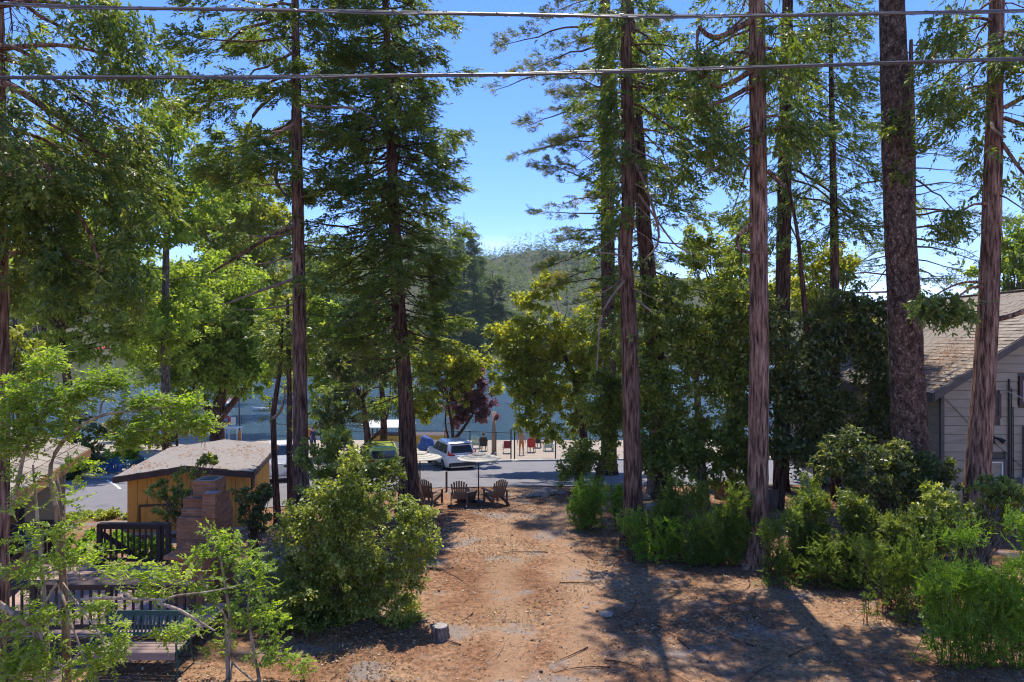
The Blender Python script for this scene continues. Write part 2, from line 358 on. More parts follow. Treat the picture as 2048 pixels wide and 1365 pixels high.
def sprays(p, ax, nr, ln, K, bl, bw, fan=38, rag=.25):
    """flat sprays of K blades along axis ax in the plane with normal nr"""
    n = len(p); ax = unit(ax); s = unit(np.cross(ax, nr)); nr = np.cross(s, ax)
    t = np.linspace(.05, 1, K)[None, :, None]; t = t+R.uniform(-.06, .06, (n, K, 1))
    ln = np.broadcast_to(ln, (n,))[:, None, None]
    ang = np.radians(fan)*np.where(np.arange(K) % 2 == 0, 1, -1)[None, :]*R.uniform(.5, 1.3, (n, K)); ang[:, -1] *= .2
    d = ax[:, None]*np.cos(ang)[..., None]+s[:, None]*np.sin(ang)[..., None]+R.normal(0, rag, (n, K, 3))
    pos = p[:, None]+ax[:, None]*t*ln
    L = bl*R.uniform(.65, 1.25, (n, K))*(1.1-.45*t[..., 0])
    nn = nr[:, None]+R.normal(0, .45, (n, K, 3))
    return blades(pos.reshape(-1, 3), d.reshape(-1, 3), L.ravel(), (L*bw).ravel(), unit(nn.reshape(-1, 3)))
def tubes_np(paths, rads, n):
    """many tapering twigs in one go: paths (B,S,3), rads (B,S)"""
    B, S, _ = paths.shape
    t = unit(np.gradient(paths, axis=1)); ref = np.where(np.abs(t[..., 2:3]) > .9, np.array([1., 0, 0]), np.array([0, 0, 1.]))
    x = unit(np.cross(t, ref)); y = np.cross(t, x)
    a = np.arange(n)*2*pi/n
    V = paths[:, :, None]+(x[:, :, None]*np.cos(a)[:, None]+y[:, :, None]*np.sin(a)[:, None])*rads[:, :, None, None]
    idx = np.arange(B*S*n).reshape(B, S, n); nx = np.roll(idx, -1, 2)
    Fq = np.stack([idx[:, :-1], nx[:, :-1], nx[:, 1:], idx[:, 1:]], -1).reshape(-1, 4)
    return V.reshape(-1, 3), Fq
def lumpy(q, s, ph):
    x, y, z = q[:, 0]*s, q[:, 1]*s, q[:, 2]*s
    return (np.sin(1.7*x+ph+1.3*np.sin(.9*z))+np.sin(1.5*y+2*ph+1.1*np.sin(1.3*x))+np.sin(2.1*z+3*ph+1.2*np.sin(1.1*y+.7*x)))/3
def spline(pts, n):
    pts = np.asarray(pts, float); s = np.concatenate([[0], np.cumsum(np.linalg.norm(np.diff(pts[:, :3], axis=0), axis=1))])
    t = np.linspace(0, s[-1], n); out = np.stack([np.interp(t, s, pts[:, k]) for k in range(pts.shape[1])], -1)
    for _ in range(2):                 # soften the corners
        q = out.copy(); q[1:-1] = out[:-2]*.25+out[1:-1]*.5+out[2:]*.25; out = q
    return out
def trunkmesh(path, m, parent, name='trunk', nseg=22, rings=70, furrow=.07, flare=True):
    """path rows x,y,z,r ; ridged bark"""
    p = spline(path, rings); t = unit(np.gradient(p[:, :3], axis=0))
    x = unit(np.cross(t, np.array([0, 1., 0.01]))); y = np.cross(t, x); a = np.arange(nseg)*2*pi/nseg
    h = p[:, 2:3]-p[0, 2]; ph = R.uniform(0, 6, 6)
    f = 1+furrow*(np.sin(a*7+ph[0]+.55*np.sin(h*.9+ph[1]))*.6+np.sin(a*11+ph[2]+.8*np.sin(h*.7+ph[3]))*.5+.6*R.normal(0, .5, (rings, nseg)))
    if flare: f = f+np.exp(-h/.35)*(.28+.22*np.sin(a*5+ph[4]))*.8
    r = p[:, 3:4]*f
    V = p[:, None, :3]+(x[:, None]*np.cos(a)[None, :, None]+y[:, None]*np.sin(a)[None, :, None])*r[..., None]
    idx = np.arange(rings*nseg).reshape(rings, nseg); nx = np.roll(idx, -1, 1)
    Fq = np.stack([idx[:-1], nx[:-1], nx[1:], idx[1:]], -1).reshape(-1, 4)
    return npmesh(name, V.reshape(-1, 3), Fq, m, parent, True)
def pxpath(pts, d, dy=0):
    """(u, v, width) on the picture, d metres away -> rows x,y,z,r"""
    out = []
    for i, q in enumerate(pts):
        dd = q[3] if len(q) > 3 else d
        out.append(list(P(q[0], q[1], dd))+[q[2]/2*dd/F])
    return np.array(out)
def branchpaths(o, az, L, a, b, S=9, wob=.06):
    """limbs leaving points o along azimuth az, height L*(a s + b s^2)"""
    B = len(o); s = np.linspace(0, 1, S)[None, :]
    w = np.cumsum(R.normal(0, wob, (B, S)), 1)*L[:, None]*.5; w -= w[:, :1]
    h = np.stack([np.cos(az), np.sin(az)], -1); g = np.stack([-np.sin(az), np.cos(az)], -1)
    pth = np.zeros((B, S, 3)); pth[..., :2] = o[:, None, :2]+h[:, None]*(L[:, None]*s)[..., None]+g[:, None]*w[..., None]*.6
    wz = np.cumsum(R.normal(0, wob, (B, S)), 1)*L[:, None]*.3; wz -= wz[:, :1]
    pth[..., 2] = o[:, None, 2]+L[:, None]*(a[:, None]*s+b[:, None]*s**2)+wz
    return pth
KINDS = dict(   # droop a, b (mean), spray length, blades, blade length, blade width ratio, sprays per metre, side spread, hang
    cedar=dict(a=-.38, b=.26, ln=.42, K=12, bl=.17, bw=.34, rate=26, side=.34, hang=.45),
    weep=dict(a=-.30, b=-.25, ln=.46, K=13, bl=.17, bw=.36, rate=26, side=.36, hang=.95),
    pine=dict(a=.05, b=-.10, ln=.24, K=14, bl=.20, bw=.15, rate=24, side=.32, hang=-.15),
    fir=dict(a=-.06, b=-.10, ln=.5, K=11, bl=.19, bw=.24, rate=14, side=.34, hang=.05))
def conifer(label, trunk, d, zones, kind='cedar', bark=BARK_CEDAR, leaf=L_CEDAR, group=None, extra=(), big=10, name='conifer', dens=1., fine=1., nseg=22, furrow=.07, dead=0, clusters=(), ground=True):
    tp = pxpath(trunk, d)
    if ground: tp[0, 2] = float(G(tp[0, 0], tp[0, 1]))-.12
    root = thing(name, label, 'tree', tp[0, :3]+np.array([0, 0, .1]), group)
    tr = trunkmesh(tp, bark, root, nseg=nseg, furrow=furrow)
    k = KINDS[kind]; oz, oaz, oL, of, orr, spr = [], [], [], [], [], []
    order = np.argsort(tp[:, 2])
    def at(z): return np.stack([np.interp(z, tp[order, 2], tp[order, c]) for c in range(4)], -1)
    for z_ in zones:
        v0, v1, n_, Ll, Lr = z_[:5]; f0 = z_[5] if len(z_) > 5 else .22; dn = z_[6] if len(z_) > 6 else 1.; ba = z_[7] if len(z_) > 7 else 0
        v = v0+(v1-v0)*(np.arange(n_)+R.uniform(0, 1, n_))/n_; z = CAMZ-(v-CV)/F*d
        az = (np.arange(n_)*2.4+R.uniform(0, 6)+R.normal(0, .4, n_)); c = np.cos(az)
        if Ll <= 0: az = np.where(c < 0, pi-az, az)
        if Lr <= 0: az = np.where(c > 0, pi-az, az)
        c = np.cos(az); me = (abs(Ll)+abs(Lr))/2
        L = (np.where(c > 0, Lr, Ll)*np.abs(c)+me*(1-np.abs(c)))*d/F*(.45+.7*R.uniform(0, 1, n_)**.8)
        oz.append(z); oaz.append(az); oL.append(np.maximum(L, .3)); of.append(np.full(n_, f0)); spr.append(np.full(n_, dn)); orr.append(np.full(n_, ba))
    Vl = []
    if oz:
        z = np.concatenate(oz); az = np.concatenate(oaz); L = np.concatenate(oL); f0 = np.concatenate(of); dn = np.concatenate(spr); ba = np.concatenate(orr)
        o = at(z); a = k['a']+ba+R.normal(0, .12, len(z)); b = k['b']+R.normal(0, .1, len(z))
        pth = branchpaths(o[:, :3], az, L, a, b)
        r0 = np.minimum(.010+.0105*L, o[:, 3]*.5); rad = r0[:, None]*np.linspace(1, .2, 9)[None]
        bigi = np.argsort(-r0)[:big]; sm = np.setdiff1d(np.arange(len(z)), bigi)
        for i in bigi:
            V, Fq = tubes_np(pth[i:i+1], rad[i:i+1], 7); npmesh('branch', V, Fq, bark, root, True)
        allp, allr = [pth[sm]], [rad[sm]]
        # side twigs carrying sprays
        for i in range(len(z)):
            n_ = int(k['rate']*L[i]*(1-f0[i])*dn[i]*dens*1.6)
            if n_ < 1: continue
            s = f0[i]+(1-f0[i])*R.uniform(0, 1, n_)**.8
            q = np.stack([np.interp(s, np.linspace(0, 1, 9), pth[i, :, c]) for c in range(3)], -1)
            h = np.array([math.cos(az[i]), math.sin(az[i]), 0]); g = np.array([-h[1], h[0], 0])
            sd = R.choice([-1, 1], n_)*R.uniform(0, 1, n_)**.7; reach = k['side']*L[i]*np.sqrt(np.clip(1.12-s, .05, 1))*.9
            q2 = q+g*(sd*reach)[:, None]+h*(np.abs(sd)*reach*.6)[:, None]
            q2[:, 2] -= np.abs(sd)*reach*.3*(1 if k['hang'] > 0 else 0)+R.uniform(-.35, .75, n_)*max(k['hang'], .2)*.75
            ax = h*.75+g*sd[:, None]*.9+R.normal(0, .25, (n_, 3)); ax[:, 2] -= k['hang']*R.uniform(.3, 1.3, n_)
            nr = np.tile(np.array([0, 0, 1.]), (n_, 1))+R.normal(0, .45, (n_, 3))+h*.5*max(k['hang'], 0)
            sc_ = R.uniform(.7, 1.25, n_)
            kp = lumpy(q2, 1.25/max(1, fine*.6), d) > R.normal(-.22, .14, n_)
            if not kp.any(): continue
            q, q2, ax, nr, sc_ = q[kp], q2[kp], ax[kp], nr[kp], sc_[kp]; n_ = len(q)
            Vl.append(sprays(q2, ax, nr, k['ln']*sc_*fine, k['K'], k['bl']*fine, k['bw']))
            tw = R.uniform(0, 1, n_) < .14
            if tw.any():
                tq = np.linspace(0, 1, 4)[None, :, None]; pp = q[tw][:, None]*(1-tq)+q2[tw][:, None]*tq
                pp = np.concatenate([pp]*1, 1); allq = np.stack([np.interp(np.linspace(0, 1, 9), np.linspace(0, 1, 4), w_) for w_ in pp.transpose(0, 2, 1).reshape(-1, 4)]).reshape(-1, 3, 9).transpose(0, 2, 1)
                allp.append(allq); allr.append(np.tile(np.linspace(.009, .004, 9), (tw.sum(), 1)))
        pa, ra = np.concatenate(allp), np.concatenate(allr)
        if len(pa):
            V, Fq = tubes_np(pa[:, ::2], ra[:, ::2], 4); tw = npmesh('twigs', V, Fq, TWIG if dead else bark, root, True); tw['kind'] = 'stuff'
    for e in extra:                    # limbs one can point at, drawn as they hang
        pp = pxpath(e, d); pp[:, 1] += -.15-.5*np.linspace(0, 1, len(pp)); q = spline(pp, 14)
        V, Fq = tubes_np(q[None, :, :3], q[None, :, 3], 7); npmesh('branch', V, Fq, bark if e[0][2] > 7 else TWIG, root, True)
    for (u, v, ru, rv, n_, *dd) in clusters:     # hanging clumps of sprays
        n_ = int(n_*2.4)
        dd = dd[0] if dd else d-.6
        c = P(u, v, dd); q = R.normal(size=(n_, 3)); q = unit(q)*R.uniform(0, 1, (n_, 1))**.4
        q = c+q*np.array([ru, (ru+rv)/2, rv])*dd/F
        ax = R.normal(0, .7, (n_, 3)); ax[:, 2] -= k['hang']*1.2
        Vl.append(sprays(q, ax, R.normal(size=(n_, 3)), k['ln']*fine*R.uniform(.7, 1.2, n_), k['K'], k['bl']*fine, k['bw']))
        o = at(np.array([c[2]+.5]))[0]
        mid = (o[:3]+c)/2+np.array([0, 0, .25]); q = spline(np.array([list(o[:3])+[.05], list(mid)+[.03], list(c)+[.012]]), 8)
        V, Fq = tubes_np(q[None, :, :3], q[None, :, 3], 6); npmesh('branch', V, Fq, bark, root, True)
    if Vl: leafmesh('crown', Vl, leaf, root)
    return root
def clumpleaves(c, rad, n, ll, lw, upbias=.35, droop=0.):
    """n leaves about each clump centre"""
    B = len(c); q = R.normal(size=(B, n, 3)); q = unit(q)*(R.uniform(0, 1, (B, n, 1))**.45)
    q = c[:, None]+q*np.asarray(rad).reshape(-1, 1, 1)*np.array([1, 1, .72])
    d = R.normal(size=(B, n, 3)); d[..., 2] -= droop
    nr = R.normal(size=(B, n, 3))*.8; nr[..., 2] += upbias*2
    L = ll*R.uniform(.6, 1.25, B*n)
    return blades(q.reshape(-1, 3), d.reshape(-1, 3), L, L*lw, unit(nr.reshape(-1, 3)), .1)
def broadleaf(label, d, blobs, leaf, base=None, stems=(), ll=None, lw=.55, cover=3.4, per=34, clump=.34, cat='tree', name='broadleaf_tree', bark=BARK_GREY, group=None, solid=.45, limbs=True, droop=.2, upbias=.6, twigs=True, ground=True, split=4):
    """blobs (u,v,ru,rv[,d]) on the picture; base (u,v) where the trunk stands; stems pixel polylines"""
    ll = ll or 9.5*d/F
    if split: blobs = [(q_[0]+R.uniform(-.72, .72)*q_[2], q_[1]+R.uniform(-.7, .7)*q_[3], q_[2]*R.uniform(.45, .82), q_[3]*R.uniform(.45, .82), *q_[4:]) for q_ in blobs for _ in range(split)]
    bl = [(P(b[0], b[1], b[4] if len(b) > 4 else d), b[2]*(b[4] if len(b) > 4 else d)/F, b[3]*(b[4] if len(b) > 4 else d)/F, b[2]*b[3]*pi) for b in blobs]
    tot = sum(b[3] for b in bl); cen = sum(b[0]*b[3] for b in bl)/tot
    low = min(b[0][2]-b[2] for b in bl)
    bp = P(base[0], base[1], base[2] if len(base) > 2 else d) if base else np.array([cen[0], cen[1], low])
    if ground: bp[2] = float(G(bp[0], bp[1]))
    root = thing(name, label, cat, bp, group)
    Vs, cents = [], []
    sc_ = d/F
    for c, rx, rz, A in bl:
        la = (ll*ll*lw*.5)/(sc_*sc_)   # leaf area in picture pixels
        nl = (1.36 if split else 1.9)*cover*A/la; nc = max(6, int(nl/per))
        q = unit(R.normal(size=(nc, 3)))*(R.uniform(solid**3, 1, (nc, 1))**(1/3)); q *= np.where(R.uniform(0, 1, (nc, 1)) < .09, R.uniform(1.1, 1.45, (nc, 1)), R.uniform(.84, 1.12, (nc, 1)))
        cc = c+q*np.array([rx, (rx*.6+rz*.4), rz])
        kp = lumpy(cc, 2.2/max(.6, min(rx, rz)), rx*7+c[0]) > R.normal(-.38, .12, nc)
        cc = cc[kp]; cc = c+(cc-c)*(1+.34*lumpy(cc, 3.3/max(.6, min(rx, rz)), c[0]))[:, None]; nc = len(cc)
        if ground: cc[:, 2] = np.maximum(cc[:, 2], G(cc[:, 0], cc[:, 1])+.08)
        Vs.append(clumpleaves(cc, R.uniform(.55, 1.25, nc)*clump*min(rx, rz)**.5, per, ll, lw, upbias, droop)); cents.append(cc)
    # wood
    cents = np.concatenate(cents)
    if stems:
        for k_, s_ in enumerate(stems):
            pp = pxpath(s_, d)
            if k_ == 0 and ground and base: pp[0, 2] = min(pp[0, 2], bp[2]-.1)
            if k_ == 0 or s_[0][2] > 9: trunkmesh(pp, bark, root, 'trunk' if k_ == 0 else 'limb', 14, 30, .05, k_ == 0)
            else:
                q = spline(pp, 12); V, Fq = tubes_np(q[None, :, :3], q[None, :, 3], 6); npmesh('branch', V, Fq, bark, root, True)
        top = pxpath(stems[0], d)
    else: top = np.array([list(bp-np.array([0, 0, .1]))+[.05], list(bp*.55+cen*.45)+[.03]]); 
    if limbs:
        if not stems:
            q = spline(np.array([list(bp-np.array([0, 0, .15]))+[.03+.012*max(b[2] for b in bl)], list((bp+cen)/2+R.normal(0, .1, 3))+[.02+.008*max(b[2] for b in bl)], list(cen)+[.01]]), 10)
            V, Fq = tubes_np(q[None, :, :3], q[None, :, 3], 7); npmesh('trunk' if cat == 'tree' else 'stem', V, Fq, bark, root, True)
        n_ = min(len(cents), 60 if twigs else 14); pick = R.choice(len(cents), n_, replace=False)
        s0 = top[-1, :3]*.7+top[-2, :3]*.3
        en = cents[pick]
        t = np.linspace(0, 1, 7)[None, :, None]
        if stems:
            allst = np.concatenate([spline(pxpath(s_, d), 24)[4:, :3] for s_ in stems])
            dd_ = np.linalg.norm((allst[None]-en[:, None])*np.array([1, 1, .8]), axis=2)+1.2*np.maximum(0, allst[None, :, 2]-en[:, None, 2]+.2); st = allst[dd_.argmin(1)]
        else: st = s0+(cen-s0)*R.uniform(0, .7, (n_, 1)); t = np.linspace(0, 1, 7)[None, :, None]
        pa = st[:, None]*(1-t)+en[:, None]*t+np.cumsum(R.normal(0, .035, (n_, 7, 3)), 1)*np.linalg.norm(en-st, axis=1)[:, None, None]*.5*np.sin(t*pi)
        r0 = .006+.0075*np.linalg.norm(en-st, axis=1)
        V, Fq = tubes_np(pa, r0[:, None]*np.linspace(1, .3, 7)[None], 5); tw = npmesh('twigs', V, Fq, bark, root, True); tw['kind'] = 'stuff'
    leafmesh('crown' if cat == 'tree' else 'foliage', Vs, leaf, root)
    return root
def shootbush(label, d, blobs, leaf, n, ln=.8, bl=.085, bw=.34, name='conifer_shrub', K=26, fan=42, lean=.8, group=None, base=None, cat='shrub', stemm=BARK_DARK):
    """a bush of long feathery shoots: blobs (u,v,ru,rv[,d])"""
    root = None; Vs = []; pa = []; ra = []
    blobs = [(b_[0]+R.uniform(-.75, .75)*b_[2], b_[1]+R.uniform(-.75, .6)*b_[3], b_[2]*R.uniform(.4, .75), b_[3]*R.uniform(.35, .75)) for b_ in blobs for _ in range(4)]
    tot = sum(b[2]*b[3] for b in blobs)
    bc = [(P(b[0], b[1], b[4] if len(b) > 4 else d), b[2]*d/F, b[3]*d/F, b[2]*b[3]/tot) for b in blobs]
    c0 = sum(c*w for c, _, _, w in bc)
    root = thing(name, label, cat, (c0[0], c0[1], float(G(c0[0], c0[1]))), group)
    for c, rx, rz, w in bc:
        m_ = max(5, int(n*w*2.3)); g0 = float(G(c[0], c[1]))
        q = unit(R.normal(size=(m_, 3)))*R.uniform(.15, 1, (m_, 1))**.5; st = c+q*np.array([rx, rx*.7, rz]); st[:, 2] = np.maximum(st[:, 2], g0+.05)
        tall = R.uniform(0, 1, m_) < .07
        sk_ = R.uniform(0, 1, m_) < .38; st[:, 2] = np.where(sk_, g0+.05+R.uniform(0, 1, m_)*np.maximum(st[:, 2]-g0, .1), st[:, 2])
        out = st-np.array([c[0], c[1], g0-.1]); ax = unit(unit(out)*1.1+np.array([0, 0, .1])+R.normal(0, .45, (m_, 3))); ax[:, 2] -= R.uniform(0, .75, m_)
        ax = np.where(tall[:, None], unit(unit(out)*lean*.6+np.array([0, 0, 1.])+R.normal(0, .2, (m_, 3))), unit(ax))
        L = ln*R.uniform(.5, 1.05, m_)*np.where(tall, 1., .62)
        st = st-ax*L[:, None]*.4; st[:, 2] = np.maximum(st[:, 2], G(st[:, 0], st[:, 1])+.03)
        nr = np.where(tall[:, None], R.normal(size=(m_, 3)), np.array([0, 0, 1.])+R.normal(0, .5, (m_, 3)))
        Vs.append(sprays(st, ax, nr, L, 23, bl*1.2, bw*.85, fan+6, .2))
        t = np.linspace(0, 1, 4)[None, :, None]; pa.append(st[tall][:, None]+ax[tall][:, None]*t*L[tall][:, None, None]*.92); ra.append(np.tile(np.linspace(.006, .003, 4), (tall.sum(), 1)))
        k_ = np.arange(0, m_, 26); s2 = np.array([c[0], c[1], g0])+R.normal(0, .12, (len(k_), 3))*np.array([1, 1, 0]); pa.append(s2[:, None]*(1-t)+st[k_][:, None]*t); ra.append(np.tile(np.linspace(.007, .004, 4), (len(k_), 1)))
    V, Fq = tubes_np(np.concatenate(pa), np.concatenate(ra), 4); o = npmesh('stems', V, Fq, stemm, root, True); o['kind'] = 'stuff'
    leafmesh('foliage', Vs, leaf, root); return root
# ---------------------------------------------------------------- the tall trees of the plot
conifer('tall cedar at the left edge of the photo, boughs hanging over the deck side', [(-26, 1400, 66), (-6, 760, 42), (-8, 400, 38), (-14, -100, 30), (-18, -600, 16)], 11.5,
        [(-420, 60, 13, 300, 340, .22, .65), (60, 330, 16, 280, 330, .3), (330, 500, 9, 220, 250, .25)], 'weep', big=14, dens=3.4, fine=.66,
        extra=([(0, 165, 18), (60, 190, 16), (110, 225, 13), (180, 265, 10), (235, 320, 6)], [(0, 100, 12), (60, 110, 9), (120, 150, 6), (150, 260, 4)], [(10, 320, 12), (110, 360, 10), (180, 420, 8), (230, 500, 6), (250, 560, 5)]),
        clusters=((245, 560, 50, 90, 60), (105, 545, 45, 75, 45), (70, 430, 80, 90, 80), (250, 420, 70, 60, 45), (280, 130, 80, 60, 60), (220, 40, 90, 60, 60)))
conifer('bare-limbed cedar rising behind the big green bush, left of centre', [(603, 1090, 36), (601, 900, 28), (598, 600, 25), (594, 300, 20), (590, 0, 14), (587, -300, 8)], 22,
        [(-280, 40, 20, 240, 150, .3), (40, 360, 28, 240, 100, .36, 1.5), (360, 640, 10, 170, 70, .6, .8)], 'cedar', bark=BARK_MID, big=14, dead=1, dens=1.2,
        extra=([(588, 30, 8), (545, 55, 7), (500, 70, 6), (450, 120, 4)], [(588, 165, 8), (540, 210, 7), (515, 240, 6), (500, 330, 4)], [(590, 300, 9), (562, 330, 9), (560, 370, 7), (585, 400, 5)],
               [(592, 455, 8), (550, 475, 7), (515, 500, 6), (440, 550, 4)], [(605, 212, 7), (650, 222, 6), (715, 225, 5), (760, 255, 3)], [(590, 560, 7), (540, 580, 6), (470, 610, 3)], [(592, 250, 7), (540, 290, 5), (470, 310, 3)]))
conifer('full dark cedar standing beside the garden chairs, green down to its lowest boughs', [(822, 1040, 56), (818, 960, 36), (812, 800, 29), (797, 620, 26), (787, 400, 21), (776, 150, 14), (770, -60, 9), (765, -280, 2)], 24.3,
        [(-270, -90, 16, 90, 90), (-90, 60, 34, 135, 125), (60, 250, 60, 160, 145), (250, 480, 72, 175, 140), (480, 690, 60, 180, 120), (690, 800, 12, 140, 60, .5, .6)], 'cedar', bark=BARK_DARK, big=14, dens=.8,
        extra=([(800, 590, 6), (765, 600, 5), (720, 625, 4), (690, 660, 3)], [(800, 640, 5), (740, 690, 4), (700, 720, 3), (740, 745, 2)]))
conifer('cedar with a slightly kinked trunk at the right of the dirt clearing', [(1265, 1100, 48), (1266, 1000, 37), (1262, 800, 33), (1257, 620, 31), (1248, 500, 28), (1257, 420, 27), (1254, 200, 23), (1251, 0, 18), (1249, -340, 9)], 20.3,
        [(-320, 0, 14, 110, 170, .3, .5), (0, 260, 26, 50, 200, .25), (260, 430, 12, 50, 190, .45), (430, 660, 8, 70, 100, .7, .5)], 'weep', bark=BARK_MID, big=14, dens=1.0, dead=1,
        extra=([(1270, 330, 6), (1290, 380, 6), (1315, 470, 5), (1310, 500, 4), (1275, 530, 3)], [(1245, 270, 5), (1200, 262, 4), (1180, 240, 3)], [(1275, 390, 5), (1320, 460, 4), (1345, 500, 3), (1380, 515, 2)],
               [(1248, 515, 5), (1215, 510, 4), (1185, 512, 3)], [(1270, 600, 5), (1300, 630, 4)], [(1250, 560, 6), (1215, 600, 5), (1195, 640, 4), (1188, 740, 3)]))
conifer('olive-tinged pine on the far side of the road beside the open sky', [(1218, 1010, 32), (1217, 600, 28), (1214, 300, 25), (1210, 0, 20), (1206, -300, 10)], 36,
        [(-280, 40, 20, 190, 120, .25), (40, 330, 34, 205, 110, .22), (330, 600, 26, 165, 90, .25)], 'pine', bark=BARK_PINE, leaf=L_PINE, big=14, dens=.95, fine=1.35)
conifer('dark leaning cedar close behind the kinked trunk', [(1325, 1000, 40), (1310, 700, 36), (1290, 480, 30), (1275, 250, 22), (1262, 20, 12), (1258, -160, 5)], 27,
        [(-150, 120, 20, 90, 150), (120, 420, 30, 110, 170), (420, 680, 22, 130, 150)], 'cedar', bark=BARK_DARK, big=8, dens=.8)
conifer('reddest straight cedar trunk on the right, standing at the bush edge', [(1506, 1145, 72), (1511, 1095, 48), (1515, 1000, 40), (1518, 700, 36), (1516, 300, 33), (1513, 0, 29), (1508, -450, 17)], 18.3,
        [(-430, -60, 12, 190, 180, .3, .45), (-60, 120, 12, 190, 150, .5), (120, 330, 8, 190, 120, .66, .8)], 'weep', big=14, dens=.95,
        extra=([(1500, 45, 13), (1462, 70, 12), (1425, 92, 11), (1400, 88, 10), (1385, 62, 8), (1380, 130, 4)], [(1500, 145, 12), (1465, 170, 11), (1430, 188, 10), (1400, 178, 8), (1385, 160, 6)], [(1500, 176, 10), (1450, 207, 9), (1400, 230, 6)],
               [(1532, 265, 11), (1560, 270, 10), (1585, 280, 7)], [(1498, 450, 8), (1464, 480, 8), (1468, 508, 7), (1500, 512, 5)], [(1532, 345, 10), (1545, 370, 9), (1552, 385, 6)], [(1500, 295, 6), (1450, 330, 5), (1390, 362, 3)]),
        clusters=((1450, 290, 60, 40, 34), (1570, 120, 60, 50, 40), (1600, 260, 60, 60, 50), (1420, 130, 50, 60, 40)))
conifer('grey-brown cedar seen behind the reddest trunk, bare below its crown', [(1562, 960, 30), (1567, 500, 27), (1574, 100, 23), (1578, -200, 12)], 29,
        [(-180, 100, 18, 150, 180), (100, 430, 28, 120, 200, .3), (430, 520, 5, 80, 110, .4)], 'weep', bark=BARK_DARK, big=8, dens=.75)
conifer('slender dark cedar rising out of the oak thicket on the right', [(1672, 980, 20), (1669, 500, 16), (1664, 250, 11), (1660, 0, 6), (1659, -60, 3)], 26.5,
        [(-40, 250, 24, 95, 100), (250, 470, 12, 100, 100, .3)], 'weep', bark=BARK_DARK, big=6, dens=.75)
conifer('thick plated pine trunk in front of the grey house', [(1834, 1100, 74), (1820, 880, 64), (1808, 600, 59), (1795, 350, 55), (1787, 100, 49), (1780, -100, 43), (1772, -560, 24)], 19.5,
        [(-540, -160, 10, 200, 200, .4, .5), (230, 400, 5, 40, 40, .1)], 'cedar', bark=BARK_PINE, big=8, nseg=28, furrow=.05,
        clusters=((1795, 350, 24, 22, 8, 19.1), (1780, 250, 26, 22, 8, 19.1)))
conifer('leaning cedar trunk against the grey house wall at the far right', [(1946, 1110, 54), (1955, 950, 44), (1966, 800, 40), (1978, 600, 35), (1986, 350, 31), (1992, 100, 27), (1995, -100, 24), (2000, -450, 13)], 18,
        [(-400, 0, 14, 190, 180, .3, .55), (0, 160, 10, 170, 160, .35), (160, 330, 8, 110, 130, .45), (330, 470, 4, 60, 130, .8, .5)], 'weep', big=14, dens=.85,
        extra=([(1984, 640, 11), (2010, 632, 10), (2035, 618, 9), (2046, 575, 7)], [(2000, 220, 10), (2050, 190, 8)], [(2000, 240, 9), (2040, 275, 7)], [(1996, 290, 8), (2020, 350, 6), (2050, 390, 5)], [(1975, 250, 7), (1965, 270, 7), (1975, 290, 5)]),
        clusters=((1900, 610, 55, 32, 46, 17.4), (1855, 600, 28, 30, 18, 17.4), (1905, 440, 36, 36, 26), (1900, 200, 50, 40, 34), (1885, 60, 50, 50, 30), (2020, 120, 40, 60, 30)))
conifer('sparse flat-boughed fir showing sky between the two right-hand trunks', [(1822, 960, 24), (1822, 250, 15), (1822, 80, 6)], 38,
        [(90, 330, 26, 130, 120, .2), (330, 560, 30, 190, 165, .3, .8), (560, 680, 12, 170, 150, .35, .7)], 'fir', bark=BARK_DARK, leaf=L_FIR, big=10, dens=.62, fine=1.2, dead=0)
conifer('thin dark trunk left of the pickup, one of two side by side', [(556, 1040, 15), (549, 920, 12), (546, 830, 11), (560, 740, 8), (565, 640, 5)], 24.5, [(640, 720, 10, 60, 60, .3), (720, 860, 6, 50, 40, .5, .6)], 'cedar', bark=BARK_DARK, big=3, dens=.7, nseg=12,
        extra=([(550, 835, 7), (565, 825, 6), (578, 800, 4), (582, 770, 3)],))
conifer('thin dark trunk touching the bare-limbed cedar, in front of the pickup', [(583, 1045, 15), (579, 920, 12), (579, 820, 11), (577, 700, 9), (575, 600, 5)], 25, [(600, 700, 10, 50, 50, .3), (700, 860, 5, 55, 20, .5, .5)], 'cedar', bark=BARK_DARK, big=3, dens=.7, nseg=12)
conifer('dark-trunked evergreen by the lime green car roof', [(766, 925, 16), (768, 860, 14), (765, 800, 11), (760, 700, 6)], 43, [(690, 830, 24, 100, 60, .2)], 'cedar', bark=BARK_DARK, big=3, fine=1.25, dens=1.1, nseg=12)
# ---------------------------------------------------------------- trees across the lake and behind
for i, (u, vt, vb, w, d, lb) in enumerate((
        (928, 425, 728, 34, 215, 'tallest blue-green conifer on the far shore, left of the hill gap'), (900, 470, 724, 28, 205, 'conifer left of the tallest one on the far shore'),
        (948, 505, 732, 24, 225, 'shorter conifer right of the tallest one on the far shore'), (884, 520, 735, 26, 200, 'far shore conifer half hidden by the full dark cedar'),
        (985, 545, 700, 30, 240, 'broad lone conifer below the far hill, above the oak'), (962, 560, 720, 20, 235, 'slim conifer between the far shore group and the lone one'))):
    k_ = d/F; Hh = (vb-vt)*k_
    conifer(lb, [(u, vb, 7), (u, (vb+vt)/2, 5), (u, vt, 1)], d, [(vt+4, vt+(vb-vt)*.35, 26, w*.5, w*.5, .1), (vt+(vb-vt)*.35, vb-20, 40, w, w, .15)], 'cedar', BARK_DARK, L_FIR, 'conifers on the far shore', big=0, dens=.16, fine=7.5, nseg=6, ground=False, name='far_conifer')
